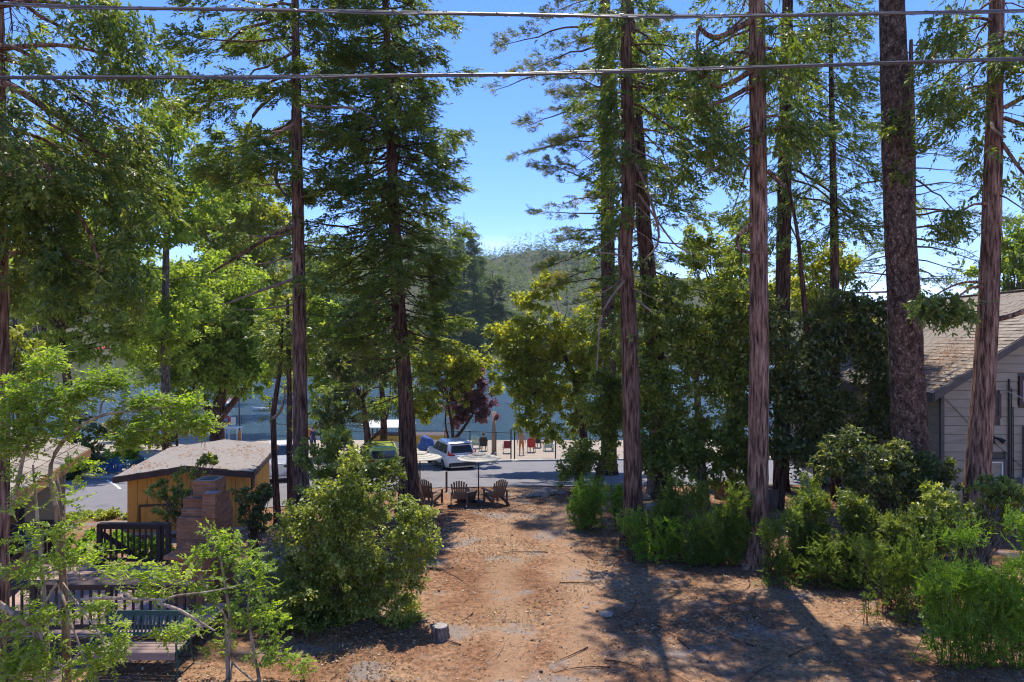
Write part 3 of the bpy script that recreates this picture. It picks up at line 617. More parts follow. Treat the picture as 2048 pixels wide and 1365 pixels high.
for (u, vt, vb, w, d, lb) in ((505, 330, 700, 60, 78, 'pointed dark conifer far behind the bare-limbed cedar'), (455, 380, 700, 55, 92, 'bluish conifer behind the bright maple crown'), (30, 560, 770, 60, 118, 'dark conifer by the far water at the left edge'),
        (1480, 420, 760, 75, 75, 'background conifer between the kinked and the reddest trunks'), (640, 480, 760, 60, 100, 'background conifer right of the bare-limbed cedar')):
    conifer(lb, [(u, vb, 12), (u, (vb+vt)/2, 8), (u, vt, 1)], d, [(vt+4, vt+(vb-vt)*.4, 26, w*.5, w*.5, .1), (vt+(vb-vt)*.4, vb-20, 36, w, w, .15)], 'cedar', BARK_DARK, L_FIR, None, big=0, dens=.26, fine=3.2, nseg=8, ground=False, name='background_conifer')
# forest on the far hill: one mass
n_ = 6400; fx = np.where(R.uniform(0, 1, n_) < .5, R.uniform(-75, 70, n_), R.uniform(-330, 330, n_)); fy = R.uniform(0, 1, n_)**1.3*560
fy = shore(fx)+12+fy; keep = (fy < 760) & (np.sin(fx*.035+2*np.sin(fy*.02))*np.sin(fy*.03+fx*.012) > R.normal(-.25, .25, len(fy))); fx, fy = fx[keep], fy[keep]; fz = H(fx, fy); fh = R.uniform(7, 26, len(fx))*(.75+.4*np.sin(fx*.05+fy*.021))*np.where(fy > 480, .85, 1); fwid = fh*R.uniform(.13, .2, len(fx))
K_ = 12; n_ = len(fx); t = R.uniform(.05, 1, (n_, K_)); az = R.uniform(0, 2*pi, (n_, K_)); rr = fwid[:, None]*(1-t)**.8*R.uniform(.5, 1, (n_, K_))
p0 = np.stack([fx[:, None]+0*t, fy[:, None]+0*t, fz[:, None]+fh[:, None]*t], -1); dd = np.stack([np.cos(az), np.sin(az), np.full_like(t, -.45)], -1)
o = leafmesh('far_forest', [blades(p0.reshape(-1, 3), dd.reshape(-1, 3), np.maximum(rr, .7).ravel()*1.5, (np.maximum(rr, .7)*1.1).ravel(), unit(np.stack([np.cos(az)*.6, np.sin(az)*.6, np.ones_like(az)], -1).reshape(-1, 3)))], L_FIR, None)
# ---------------------------------------------------------------- broadleaf trees
B = broadleaf
B('big bright green maple at the beach with a stout forked trunk', 50, [(400, 600, 130, 120), (330, 690, 110, 90), (480, 660, 100, 110), (420, 760, 140, 70), (300, 560, 90, 90), (520, 740, 60, 60)], L_BROAD, (434, 893), [[(434, 895, 30), (434, 840, 26), (440, 790, 20), (450, 720, 14), (455, 640, 8)], [(428, 835, 18), (400, 790, 14), (372, 740, 10), (350, 690, 6)], [(442, 835, 14), (475, 795, 11), (505, 760, 8), (530, 710, 5)]], bark=BARK_DARK, cover=3.0)
B('yellow-green poplar-like tree behind the bright maple', 64, [(470, 520, 90, 110), (500, 420, 70, 80), (420, 450, 80, 80), (540, 600, 60, 90), (555, 480, 50, 80), (440, 370, 50, 50)], L_YELLOW, (480, 860), cover=2.8)
B('tall leafy tree filling the left background above the maple', 40, [(330, 330, 80, 90), (390, 420, 80, 90), (300, 440, 90, 90), (250, 520, 80, 80), (350, 270, 50, 60), (340, 640, 100, 80)], L_BROAD, (330, 900), [[(335, 905, 20), (330, 700, 16), (332, 500, 12), (340, 380, 6)]], bark=BARK_GREY, cover=2.1, droop=.5)
B('mid green tree behind the hanging cedar boughs on the left', 36, [(140, 620, 110, 80), (60, 560, 80, 90), (220, 640, 90, 70), (150, 520, 90, 70), (110, 700, 90, 50), (230, 400, 80, 80)], L_BROAD, (140, 930), [[(142, 930, 26), (140, 840, 20), (135, 760, 16), (120, 660, 8)]], bark=BARK_DARK, cover=2.6)
B('silvery green tree at the far left behind the cedar trunk', 44, [(60, 400, 90, 110), (160, 420, 90, 90), (100, 300, 80, 80)], L_OAK, (80, 880), cover=2.2)
B('yellowish bush at the left edge beside the cedar trunk', 24, [(50, 740, 45, 50), (40, 690, 35, 35)], L_YELLOW, (45, 1010), cover=2.6)
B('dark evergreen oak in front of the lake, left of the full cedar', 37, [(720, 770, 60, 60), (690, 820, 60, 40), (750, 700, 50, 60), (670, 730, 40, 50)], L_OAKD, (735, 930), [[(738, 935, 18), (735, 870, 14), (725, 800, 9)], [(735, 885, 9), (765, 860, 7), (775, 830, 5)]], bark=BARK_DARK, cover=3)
B('green tree behind the bare-limbed cedar, over the water', 46, [(650, 640, 60, 70), (660, 800, 45, 60), (560, 690, 40, 60), (640, 720, 50, 60)], L_BROAD, (655, 915), [[(658, 915, 14), (655, 800, 10), (652, 700, 6)]], bark=BARK_DARK, cover=2.6)
B('yellow-green tree right of the full cedar, above the white car', 42, [(890, 760, 55, 50), (860, 700, 45, 40), (920, 720, 40, 36), (880, 815, 50, 35), (850, 800, 40, 40), (945, 740, 46, 36), (985, 755, 36, 34), (840, 750, 40, 40)], L_YELLOW, (905, 905), [[(908, 905, 7), (905, 860, 6), (895, 800, 4)]], bark=BARK_DARK, cover=3)
B('purple-leaved plum tree by the beach fence', 43.5, [(925, 795, 46, 44), (945, 800, 50, 36), (975, 825, 34, 26), (925, 835, 40, 24), (940, 765, 36, 24)], L_PLUM, (895, 915), [[(893, 915, 9), (905, 885, 8), (925, 860, 6), (945, 830, 4)], [(900, 890, 6), (890, 850, 4), (892, 820, 3)]], bark=BARK_DARK, cover=2.6, name='plum_tree')
B('large light green oak over the beach gate', 38, [(1090, 660, 80, 60), (1150, 720, 80, 60), (1050, 720, 50, 50), (1110, 790, 90, 50), (1180, 650, 70, 60), (1080, 580, 50, 36), (1060, 830, 40, 30), (1170, 820, 60, 40), (1030, 760, 46, 50), (1015, 690, 40, 36), (1110, 850, 60, 26), (1225, 760, 50, 60), (1230, 600, 50, 50)], L_YELLOW, (1170, 960), [[(1172, 960, 20), (1165, 850, 16), (1150, 760, 12), (1120, 690, 7)], [(1158, 800, 8), (1110, 770, 6), (1060, 790, 4)]], bark=BARK_DARK, cover=3.2, ll=.24)
B('small tan-leaved oak with a slanting pale trunk by the rock pile', 29, [(1190, 830, 50, 60), (1160, 900, 48, 50), (1220, 770, 40, 60), (1150, 950, 34, 26), (1225, 860, 30, 50), (1215, 690, 36, 50)], L_OAK, (1188, 985), [[(1188, 985, 12), (1198, 940, 11), (1210, 900, 10), (1216, 840, 8), (1220, 760, 5)], [(1162, 985, 9), (1165, 920, 7), (1160, 880, 4)]], bark=BARK_TAN, cover=3.2, ll=.17)
B('large olive oak right of the kinked cedar trunk', 25.5, [(1380, 690, 80, 90), (1330, 780, 60, 80), (1420, 800, 80, 90), (1340, 890, 60, 50), (1420, 600, 70, 80), (1450, 890, 50, 50), (1380, 910, 60, 40), (1460, 720, 60, 90), (1300, 830, 50, 60), (1290, 710, 50, 60), (1490, 820, 40, 70), (1480, 920, 40, 40), (1330, 600, 60, 60), (1340, 930, 60, 40), (1440, 945, 60, 36), (1295, 905, 40, 50), (1400, 860, 60, 50), (1500, 700, 40, 70)], L_OAK, (1405, 1000), [[(1408, 1000, 22), (1400, 900, 17), (1395, 800, 13), (1390, 700, 8)], [(1300, 985, 16), (1305, 900, 12), (1320, 800, 8)], [(1470, 975, 8), (1445, 930, 6), (1420, 900, 4)]], bark=BARK_TAN, cover=3.3)
B('pale olive oak top against the sky between the two right trunks', 33, [(1430, 520, 70, 60), (1390, 470, 50, 50), (1480, 560, 50, 70), (1560, 560, 60, 80)], L_OAK, (1440, 960), cover=2.4)
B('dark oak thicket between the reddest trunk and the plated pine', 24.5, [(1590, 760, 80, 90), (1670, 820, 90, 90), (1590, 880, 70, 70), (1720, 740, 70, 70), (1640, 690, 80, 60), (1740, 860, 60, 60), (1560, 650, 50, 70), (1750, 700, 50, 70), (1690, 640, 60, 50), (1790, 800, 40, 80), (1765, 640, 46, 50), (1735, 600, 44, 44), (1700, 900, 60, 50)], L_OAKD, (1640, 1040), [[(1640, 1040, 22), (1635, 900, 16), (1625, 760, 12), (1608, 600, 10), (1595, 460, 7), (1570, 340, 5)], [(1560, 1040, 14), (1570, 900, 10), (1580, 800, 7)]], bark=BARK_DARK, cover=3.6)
B('yellow-green oak seen above the dark thicket', 31, [(1600, 620, 60, 60), (1700, 560, 55, 60), (1630, 540, 40, 50), (1700, 650, 50, 50)], L_YELLOW, (1650, 950), cover=2.2)
B('leafy tree behind the grey house roof at the right edge', 40, [(2020, 530, 50, 60), (2060, 480, 60, 70), (1970, 570, 30, 40), (2040, 590, 50, 30)], L_BROAD, (2040, 760), cover=2.8)
B('feathery young tree on the beach behind the shed roof, left', 39, [(330, 830, 52, 32), (290, 870, 50, 30), (380, 850, 34, 34), (250, 850, 40, 26)], L_YELLOW, (355, 935), [[(355, 935, 6), (354, 880, 5), (350, 830, 4)]], bark=BARK_DARK, cover=2.6, lw=.3, name='young_tree')
B('dark leafy shrub by the beach beside the tan cabin', 33.5, [(190, 900, 40, 30), (130, 940, 34, 50), (175, 860, 36, 22)], L_OAKD, (165, 965), cat='shrub', name='shrub', cover=2.8)
B('bright green leafy bush behind the blue beach chairs', 37.6, [(215, 915, 30, 14), (250, 905, 24, 12), (175, 920, 20, 16)], L_SHOOT, (220, 935), cat='shrub', name='shrub', cover=3)
# shrubs near the house
B('big round olive bush in the middle of the dirt yard', 14.6, [(690, 1110, 120, 110), (600, 1090, 85, 80), (800, 1110, 80, 80), (680, 1205, 120, 76), (765, 1195, 72, 66), (620, 1190, 76, 74), (710, 1010, 80, 60), (700, 950, 55, 55), (640, 1010, 60, 50), (790, 1030, 50, 45)], L_OAK, (715, 1318), ll=.08, lw=.62, cover=2.0, clump=.2, cat='shrub', name='big_bush', bark=BARK_TAN, solid=.35, upbias=1., split=5)
B('pale olive bush behind the big round bush, hiding the lime car', 17.2, [(700, 940, 90, 60), (650, 900, 50, 40), (700, 880, 60, 30), (770, 960, 50, 60), (660, 990, 60, 50), (720, 1010, 80, 50)], L_OAK, (690, 1130), ll=.095, lw=.6, cover=2.4, clump=.2, cat='shrub', name='bush', bark=BARK_TAN, upbias=1., split=4, solid=.35)
B('slender pale shrub growing in front of the yellow shed', 18.5, [(400, 975, 45, 34), (350, 1000, 36, 40), (400, 930, 24, 24), (330, 975, 30, 20)], L_OAK, (372, 1100), ll=.10, lw=.6, cover=2.0, clump=.22, cat='shrub', name='shrub', bark=BARK_TAN)
B('small dark bush at the foot of the shed beside the chimney', 17, [(500, 1030, 40, 40), (520, 1000, 30, 30)], L_OAKD, (505, 1110), ll=.1, lw=.6, cover=2.6, clump=.2, cat='shrub', name='shrub')
B('yellow-green ivy covering the bank behind the deck railing', 19.5, [(170, 1095, 60, 20), (250, 1090, 60, 22), (310, 1100, 40, 24), (90, 1100, 60, 18), (160, 1130, 60, 14)], L_SHOOT, (220, 1140), split=0, ll=.13, lw=.7, cover=5, clump=.2, cat='ivy', name='ivy', limbs=False, solid=.2)
B('low clipped green hedge along the near edge of the road', 25.4, [(150, 1036, 50, 7), (220, 1030, 40, 7), (80, 1042, 50, 7)], L_OAK, (160, 1045), split=0, ll=.12, cover=9, clump=.3, cat='hedge', name='hedge', limbs=False, solid=.1)
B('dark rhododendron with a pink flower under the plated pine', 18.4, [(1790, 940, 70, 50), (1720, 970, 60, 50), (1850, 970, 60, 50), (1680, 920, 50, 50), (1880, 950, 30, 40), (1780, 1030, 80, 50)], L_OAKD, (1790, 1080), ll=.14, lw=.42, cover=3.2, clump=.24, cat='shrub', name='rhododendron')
B('mixed green shrub below the house window at the right', 15.6, [(1960, 1030, 80, 40), (1900, 1000, 60, 34), (2030, 1000, 60, 36), (2000, 980, 50, 24)], L_OAK, (1960, 1130), ll=.1, lw=.5, cover=3.2, clump=.22, cat='shrub', name='shrub')
S = shootbush
S('bright feathery cedar seedling left of the kinked trunk', 21.8, [(1180, 990, 46, 38), (1165, 1020, 40, 22), (1215, 1010, 34, 30)], L_SHOOT, 210, .6)
S('feathery green cedar shrub just right of the kinked trunk', 19.4, [(1330, 1020, 50, 46), (1310, 1070, 46, 30), (1370, 1000, 40, 40)], L_CEDAR_B, 330, .7)
S('feathery shrub touching the left side of the reddest trunk', 18.2, [(1430, 1070, 50, 50), (1400, 1100, 44, 24), (1455, 1030, 44, 50), (1470, 1090, 30, 34)], L_CEDAR_B, 380, .7)
S('low dark feathery shrub just right of the reddest trunk', 17.4, [(1590, 1080, 46, 50), (1620, 1040, 46, 44), (1580, 1120, 40, 24)], L_CEDAR, 300, .7)
S('dark green feathery shrub in the shade of the thicket', 17, [(1700, 1080, 60, 55), (1740, 1120, 50, 36), (1670, 1120, 44, 26), (1690, 1020, 50, 40)], L_CEDAR, 420, .7)
S('shaded green shrub between the thicket and the bright foreground bush', 15.4, [(1810, 1090, 56, 50), (1780, 1130, 40, 28), (1850, 1050, 60, 40)], L_CEDAR, 330, .65)
S('bright lime-green feathery bush in the right foreground', 12.6, [(1990, 1190, 90, 70), (2040, 1120, 60, 50), (1930, 1170, 70, 50), (1950, 1250, 90, 40), (2050, 1230, 70, 60), (1880, 1200, 40, 36), (2070, 1080, 50, 50)], L_SHOOT, 800, .6, .062)
S('wispy tall shoots rising over the bright foreground bush', 13.4, [(1900, 1080, 40, 40), (1950, 1065, 50, 26)], L_SHOOT, 46, 1.0, .055, lean=.5)
S('low feathery undergrowth filling the gap between the two right-hand cedar trunks', 18.6, [(1300, 1085, 40, 16), (1360, 1100, 50, 20), (1340, 1060, 60, 30), (1400, 1050, 40, 30), (1290, 1050, 40, 30)], L_SHOOT, 190, .5, .07)
S('low bright undergrowth at the edge of the dirt right of the reddest trunk', 16.6, [(1570, 1130, 40, 16), (1640, 1140, 50, 20), (1720, 1150, 50, 18), (1680, 1100, 60, 34), (1560, 1060, 40, 40)], L_CEDAR_B, 260, .5, .07)
S('low green undergrowth under the shaded shrubs near the right foreground bush', 14.6, [(1790, 1150, 50, 22), (1850, 1150, 50, 26), (1760, 1120, 50, 30), (1830, 1110, 50, 40)], L_CEDAR_B, 230, .5, .06)
S('feathery green thicket below the rhododendron', 19, [(1760, 1030, 60, 40), (1850, 1040, 60, 36), (1640, 1010, 50, 44)], L_CEDAR_B, 260, .6)
# ---------------------------------------------------------------- buildings
SID_Y = mat('shed_siding', (.52, .27, .06), (.62, .34, .085), 2, .8, .25, (3, 3, .6), 0, .2, (.42, .20, .045), None, .06)
BROWN = mat('dark_brown_paint', (.055, .034, .03), (.085, .055, .048), 5, .7, .15)
GRAVEL = mat('roof_gravel', (.10, .085, .07), (.30, .265, .235), 16, .95, .9, None, 0, .1, (.20, .17, .145), 40)
GLASS = mat('window_glass', (.03, .04, .05), None, rough=.08, spec=.6)
WHITE = mat('white_paint', (.70, .70, .68), (.78, .78, .76), 8, .5)
BLACK = mat('black_metal', (.02, .02, .022), None, rough=.45)
def panels(root, M, x0, x1, z0, zf, m, w, name, gap=.012, t=.022, yoff=0.):
    n = max(1, round((x1-x0)/w)); w = (x1-x0)/n
    for i in range(n):
        a, b = x0+i*w+gap/2, x0+(i+1)*w-gap/2; jt = random.uniform(0, .006)
        mb = MB(); za, zb = zf(a), zf(b)
        mb.prism([(a, yoff-jt, z0), (b, yoff-jt, z0), (b, yoff-jt, zb), (a, yoff-jt, za)], (0, t, 0)); mb.build(name, m, root, M=M)
# yellow shed
sp = P(255, 1078, 23); sp[2] = float(G(sp[0]+1.5, 24))-.02
shed = thing('shed', 'mustard yellow board-sided shed with low gravel roof beside the road', 'shed', sp)
SM = Matrix.Translation(Vector(sp)) @ Matrix.Rotation(math.radians(11.5), 4, 'Z')
SW, SD, SH, RI = 3.74, 5.7, 1.98, .24
gz = lambda x: SH+RI*(1-abs(x-SW/2)/(SW/2))
MB().box((.03, .03, .02), (SW-.03, SD-.03, SH)).prism([(.03, .03, SH), (SW-.03, .03, SH), (SW/2, .03, SH+RI)], (0, SD-.06, 0)).build('wall_core', BROWN, shed, M=SM)
MB().box((-.02, -.02, -.6), (SW+.02, SD+.02, .12)).build('foundation', mat('foundation_block', (.38, .34, .28), (.48, .44, .37), 4, .9, .2), shed, M=SM)
panels(shed, SM, 0, SW, .12, gz, SID_Y, .305, 'siding_board')
panels(shed, SM @ Matrix.Translation((SW, 0, 0)) @ Matrix.Rotation(pi/2, 4, 'Z'), 0, SD, .12, lambda x: SH, SID_Y, .16, 'siding_board')
panels(shed, SM @ Matrix.Translation((0, SD, 0)) @ Matrix.Rotation(-pi/2, 4, 'Z'), 0, SD, .12, lambda x: SH, SID_Y, .305, 'siding_board')
panels(shed, SM @ Matrix.Translation((SW, SD, 0)) @ Matrix.Rotation(pi, 4, 'Z'), 0, SW, .12, gz, SID_Y, .305, 'siding_board')
ov = .32
rfm = MB(); nx, ny = 25, 33; V = []
for s in (0, 1):
    for j in range(ny):
        for i in range(nx):
            x = -ov+(SW+2*ov)*i/(nx-1); y = -ov+(SD+2*ov)*j/(ny-1)
            V.append((x, y, SH+.06+RI*(1-abs(x-SW/2)/(SW/2))+(.09+random.uniform(-.012, .012) if s else 0)))
Fq = []
for s in (0, 1):
    for j in range(ny-1):
        for i in range(nx-1): a = s*nx*ny+j*nx+i; Fq.append((a, a+1, a+nx+1, a+nx) if s else (a, a+nx, a+nx+1, a+1))
rfm.add(V, Fq); rfm.build('roof', GRAVEL, shed, M=SM)
f = MB()
for y in (-ov-.03, SD+ov):
    for s in (0, 1):
        xa, xb = (-ov, SW/2) if s == 0 else (SW/2, SW+ov); za, zb = SH+.06+RI*(1-abs(xa-SW/2)/(SW/2)), SH+.06+RI*(1-abs(xb-SW/2)/(SW/2))
        f.prism([(xa, y, za-.13), (xb, y, zb-.13), (xb, y, zb+.07), (xa, y, za+.07)], (0, .03, 0))
zr = SH+.06-RI*ov/(SW/2)
for x in (-ov-.03, SW+ov): f.box((x, -ov, zr-.13), (x+.03, SD+ov, zr+.07))
f.build('fascia', BROWN, shed, M=SM)
h = MB().box((.42, -.05, .14), (1.22, -.015, .98)); ho = h.build('hatch', SID_Y, shed, M=SM)
h = MB().box((.36, -.06, .12), (.42, -.01, 1.05)).box((1.22, -.06, .12), (1.28, -.01, 1.05)).box((.42, -.06, .98), (1.22, -.01, 1.05)); h.build('hatch_frame', BROWN, ho, M=SM)
wv = MB().box((SW+.012, 1.2, 1.15), (SW+.045, 1.75, 1.85)); wo_ = wv.build('vent_window', BLACK, shed, M=SM)
for k in range(5): MB().box((SW+.045, 1.22, 1.19+.13*k), (SW+.065, 1.73, 1.25+.13*k)).build('louvre', BROWN, wo_, M=SM)
n_ = 900; x_ = R.uniform(-ov, SW+ov, n_); y_ = R.uniform(-ov, SD+ov, n_); kp = (np.sin(x_*2.1+1)*np.sin(y_*1.3+x_)+R.normal(0, .5, n_)) > .1; x_, y_ = x_[kp], y_[kp]; n_ = len(x_)
Q = np.array([tuple(SM @ Vector((x, y, SH+.175+RI*(1-abs(x-SW/2)/(SW/2))))) for x, y in zip(x_, y_)])
leafmesh('roof_litter', [blades(Q, np.stack([R.normal(size=n_), R.normal(size=n_), R.normal(0, .1, n_)], -1), R.uniform(.06, .2, n_), R.uniform(.02, .06, n_), np.tile([0, 0, 1.], (n_, 1)))], L_DEAD, shed)
# tan cabin at the left edge, its boarded side running away from us
ca = Vector((-10.5, 13.2, 0)); cb = Vector((-12.75, 19.4, 0)); dv = (cb-ca); CL = dv.length
cz = -.15; ang = math.atan2(dv.y, dv.x)
cabin = thing('cabin', 'tan clapboard cabin with a shingle roof at the left edge beside the deck', 'cabin', (ca.x, ca.y, cz))
CM = Matrix.Translation((ca.x, ca.y, cz)) @ Matrix.Rotation(ang, 4, 'Z')     # local x along the wall, local -y faces right/us
TAN = mat('tan_clapboard', (.36, .23, .115), (.44, .29, .15), 2, .8, .2, (.6, 3, 3), 0, .2, (.40, .255, .13), None, .07)
CH = 3.1
MB().box((0, .03, 0), (CL, 5, CH)).build('wall_core', BROWN, cabin, M=CM)
nb = 17
def clap(root, M, x0, x1, z0, z1, m, tb=.035, tt=.012, xe=None, name='clapboard'):
    mb = MB(); xa0, xa1, xb0, xb1 = x0, x0, x1, x1
    if xe: xa0, xb0, xa1, xb1 = xe
    mb.add([(xa0, -tb, z0), (xb0, -tb, z0), (xb1, -tt, z1), (xa1, -tt, z1), (xa0, .02, z0), (xb0, .02, z0), (xb1, .02, z1), (xa1, .02, z1)],
           [(0, 1, 2, 3), (7, 6, 5, 4), (0, 4, 5, 1), (3, 2, 6, 7), (0, 3, 7, 4), (1, 5, 6, 2)])
    mb.build(name, m, root, M=M)
bh = CH/nb
wx0, wx1, wz0, wz1 = 1.9, 3.1, 1.25, 2.3
for i in range(nb):
    z0, z1 = i*bh+.004, (i+1)*bh
    if z1 < wz0 or z0 > wz1: clap(cabin, CM, 0, CL-.06, z0, z1, TAN)
    else: clap(cabin, CM, 0, wx0, z0, z1, TAN); clap(cabin, CM, wx1, CL-.06, z0, z1, TAN)
for i in range(nb): clap(cabin, CM @ Matrix.Translation((CL, 0, 0)) @ Matrix.Rotation(pi/2, 4, 'Z'), .06, 5, i*bh+.004, (i+1)*bh, TAN)
MB().box((CL-.07, -.045, 0), (CL+.045, .07, CH)).build('corner_trim', mat('tan_trim', (.40, .26, .14), (.46, .31, .17), 4, .8), cabin, M=CM)
w_ = MB().box((wx0+.08, .0, wz0+.08), (wx1-.08, .02, wz1-.08)).build('window', GLASS, cabin, M=CM)
MB().box((wx0, -.05, wz0), (wx0+.08, .03, wz1)).box((wx1-.08, -.05, wz0), (wx1, .03, wz1)).box((wx0+.08, -.05, wz0), (wx1-.08, .03, wz0+.08)).box((wx0+.08, -.05, wz1-.08), (wx1-.08, .03, wz1)).build('window_frame', BROWN, w_, M=CM)
AWN = mat('navy_awning', (.012, .025, .055), (.02, .035, .075), 6, .8)
aw = MB(); 
for k in range(6):
    a0, a1 = pi/2*k/6, pi/2*(k+1)/6
    aw.add([(wx0, -.05-.38*math.sin(a0), wz1-.75+.42*math.cos(a0)-.1), (wx1, -.05-.38*math.sin(a0), wz1-.75+.42*math.cos(a0)-.1), (wx1, -.05-.38*math.sin(a1), wz1-.75+.42*math.cos(a1)-.1), (wx0, -.05-.38*math.sin(a1), wz1-.75+.42*math.cos(a1)-.1)], [(0, 1, 2, 3)])
aw.build('awning', AWN, cabin, M=CM)
rs = .42; RL = 2.9
SHG = mat('grey_shingle', (.18, .148, .118), (.29, .245, .20), 3, .9, .3, (2, 2, 2), 0, .15, (.235, .195, .158), 40, .2)
MB().prism([(-.6, -.55, CH-.23), (-.6, 2.6, CH-.23+3.15*rs), (-.6, 2.6, CH-.12+3.15*rs), (-.6, -.55, CH-.12)], (CL+1.05, 0, 0)).build('roof_deck', BROWN, cabin, M=CM)
MB().box((-.6, -.585, CH-.36), (CL+.45, -.555, CH-.11)).build('fascia', mat('orange_fascia', (.36, .17, .06), (.42, .22, .08), 4, .8), cabin, M=CM)
def shingles(root, M, L, nrow, rs, expo, wid, m, z0, y0, maxn=300, name='shingle', order=None, x0=0.):
    """courses of separate shingles going up a slope; local x along the eave, y up-slope"""
    th = math.atan(rs); me = None; items = []
    for r in range(nrow):
        x = x0-random.uniform(0, wid)
        while x < x0+L:
            w = wid*random.uniform(.75, 1.15); xa, xb = max(x, x0), min(x+w, x0+L); x += w
            if xb-xa > .04: items.append((r, xa, xb))
    if order: items.sort(key=order)
    mb_rest = MB(); base = None
    for k, (r, xa, xb) in enumerate(items):
        s = r*expo; y = y0+s*math.cos(th); z = z0+s*math.sin(th)
        T = Matrix.Translation((xa+.006, y, z)) @ Matrix.Rotation(th, 4, 'X') @ Matrix.Diagonal((xb-xa-.012, 1, random.uniform(.75, 1.5), 1))
        if k < maxn:
            if base is None:
                mb = MB().add([(0, 0, .006), (1, 0, .006), (1, 0, .026), (0, 0, .026), (0, expo*1.25, -.004), (1, expo*1.25, -.004), (1, expo*1.25, .004), (0, expo*1.25, .004)], [(0, 1, 2, 3), (3, 2, 6, 7), (0, 3, 7, 4), (1, 5, 6, 2)])
                base = bpy.data.meshes.new(name); base.from_pydata(mb.v, [], mb.f); base.materials.append(m)
            o = bpy.data.objects.new(name, base); COL.objects.link(o); o.parent = root
            MM = M @ T; lo = rootloc(root); o.matrix_basis = Matrix.Translation(-lo) @ MM
        else: mb_rest.box((0, 0, .006), (1, expo*1.1, .022), M @ T)
    if mb_rest.v: o = mb_rest.build(name+'_field', m, root); o['kind'] = 'stuff'
shingles(cabin, CM, CL+1.0, 9, rs, .33, .36, SHG, CH-.115, -.56, 220, x0=-.58)
# grey house at the right
HX, HY = 13.85, 22.0; hz = float(G(HX, HY))-.1; EZ = 4.42
house = thing('house', 'grey clapboard house with a pitched shingle roof behind the pines at the right', 'house', (HX, HY, hz))
HM = Matrix.Translation((HX, HY, hz)); HW, HD, HP = 9.9, 12.0, .635
GREY = mat('grey_clapboard', (.235, .195, .14), (.34, .29, .215), 1.5, .8, .2, (.5, 3, 3), 0, .2, (.285, .245, .18), None, .07)
HTRIM = mat('house_trim', (.085, .075, .065), (.12, .105, .09), 4, .8)
hb = .283; eh = EZ-hz+.1
MB().prism([(.02, .03, 0), (HW-.02, .03, 0), (HW-.02, .03, eh), (HW/2, .03, eh+HP*HW/2-.05), (.02, .03, eh)], (0, HD-.06, 0)).build('wall_core', HTRIM, house, M=HM)
def hole(z0, z1, xs):   # windows interrupt a board
    return [(a, b) for (a, b, c, d_) in xs if not (z1 <= c+.01 or z0 >= d_-.01)]
gw = [(1.42, 1.86, 3.62, 4.42), (2.42, 3.5, 4.02, 4.98), (1.3, 2.05, 0, 2.35)]
i = 0; z = 0.
while z < eh+HP*HW/2-.1:
    z0, z1 = z+.016, z+hb; off0 = max(0, (z0-eh)/HP); off1 = max(0, (z1-eh)/HP)  # gaps bare the dark core, drawing shadow lines under the board lips
    cuts = sorted(hole(z0, z1, gw)); x = off0; xt = off1; segs = []
    for a, b in cuts:
        if a > xt: segs.append((x, a, xt, a))
        x = xt = b
    segs.append((x, HW-off0, xt, HW-off1))
    for (a0, b0, a1, b1) in segs:
        if b1-a1 > .05: clap(house, HM, 0, 0, z0, z1, GREY, .04, .012, (a0, b0, a1, b1))
    z += hb
HL = HM @ Matrix.Translation((0, HD, 0)) @ Matrix.Rotation(-pi/2, 4, 'Z')
for k in range(int(eh/hb)): clap(house, HL, 0, HD-.05, k*hb+.016, (k+1)*hb, GREY, .04, .012)
MB().box((-.06, -.06, 0), (.05, .05, eh)).build('corner_trim', HTRIM, house, M=HM)
th = .5
for s in (0, 1):
    xa, xb = (-th, HW/2) if s == 0 else (HW+th, HW/2); za, zb = eh-HP*th, eh+HP*HW/2
    MB().prism([(xa, -.42, za), (xb, -.42, zb), (xb, -.42, zb+.14), (xa, -.42, za+.14)], (0, HD+.84, 0)).build('roof_deck', HTRIM, house, M=HM)
    MB().prism([(xa, -.46, za-.10), (xb, -.46, zb-.10), (xb, -.46, zb+.15), (xa, -.46, za+.15)], (0, .035, 0)).build('rake_board', HTRIM, house, M=HM)
MB().box((-th-.03, -.42, eh-HP*th-.14), (-th, HD+.42, eh-HP*th+.15)).build('fascia', HTRIM, house, M=HM)
RM = HM @ Matrix.Translation((-th-.02, HD+.42, eh-HP*th+.145)) @ Matrix.Rotation(-pi/2, 4, 'Z')
shingles(house, RM, HD+.84, 32, HP, .205, .36, SHG, 0, 0, 300, order=lambda t: -t[1]*1.0+t[0]*.12)
RM2 = HM @ Matrix.Translation((HW+th+.02, -.42, eh-HP*th+.145)) @ Matrix.Rotation(pi/2, 4, 'Z')
shingles(house, RM2, HD+.84, 32, HP, .205, .6, SHG, 0, 0, 0, name='far_slope_shingles')
def hwin(x0, x1, z0, z1, frame, sash, mid=False, curtain=None):
    w = MB().box((x0+.03, .0, z0+.03), (x1-.03, .02, z1-.03)).build('window', curtain or GLASS, house, M=HM)
    t = .09
    MB().box((x0-t, -.075, z0-t), (x0, .02, z1+t)).box((x1, -.075, z0-t), (x1+t, .02, z1+t)).box((x0, -.075, z0-t), (x1, .02, z0)).box((x0, -.075, z1), (x1, .02, z1+t)).build('window_frame', frame, w, M=HM)
    s = MB().box((x0+.001, -.04, z0+.001), (x0+.05, .015, z1-.001)).box((x1-.05, -.04, z0+.001), (x1-.001, .015, z1-.001)).box((x0+.05, -.04, z0+.001), (x1-.05, .015, z0+.05)).box((x0+.05, -.04, z1-.05), (x1-.05, .015, z1-.001))
    if mid: s.box((x0+.05, -.045, (z0+z1)/2-.03), (x1-.05, .01, (z0+z1)/2+.03))
    s.build('sash', sash, w, M=HM)
    return w
SHADE = mat('pale_blind', (.30, .31, .33), (.36, .37, .39), 5, .6)
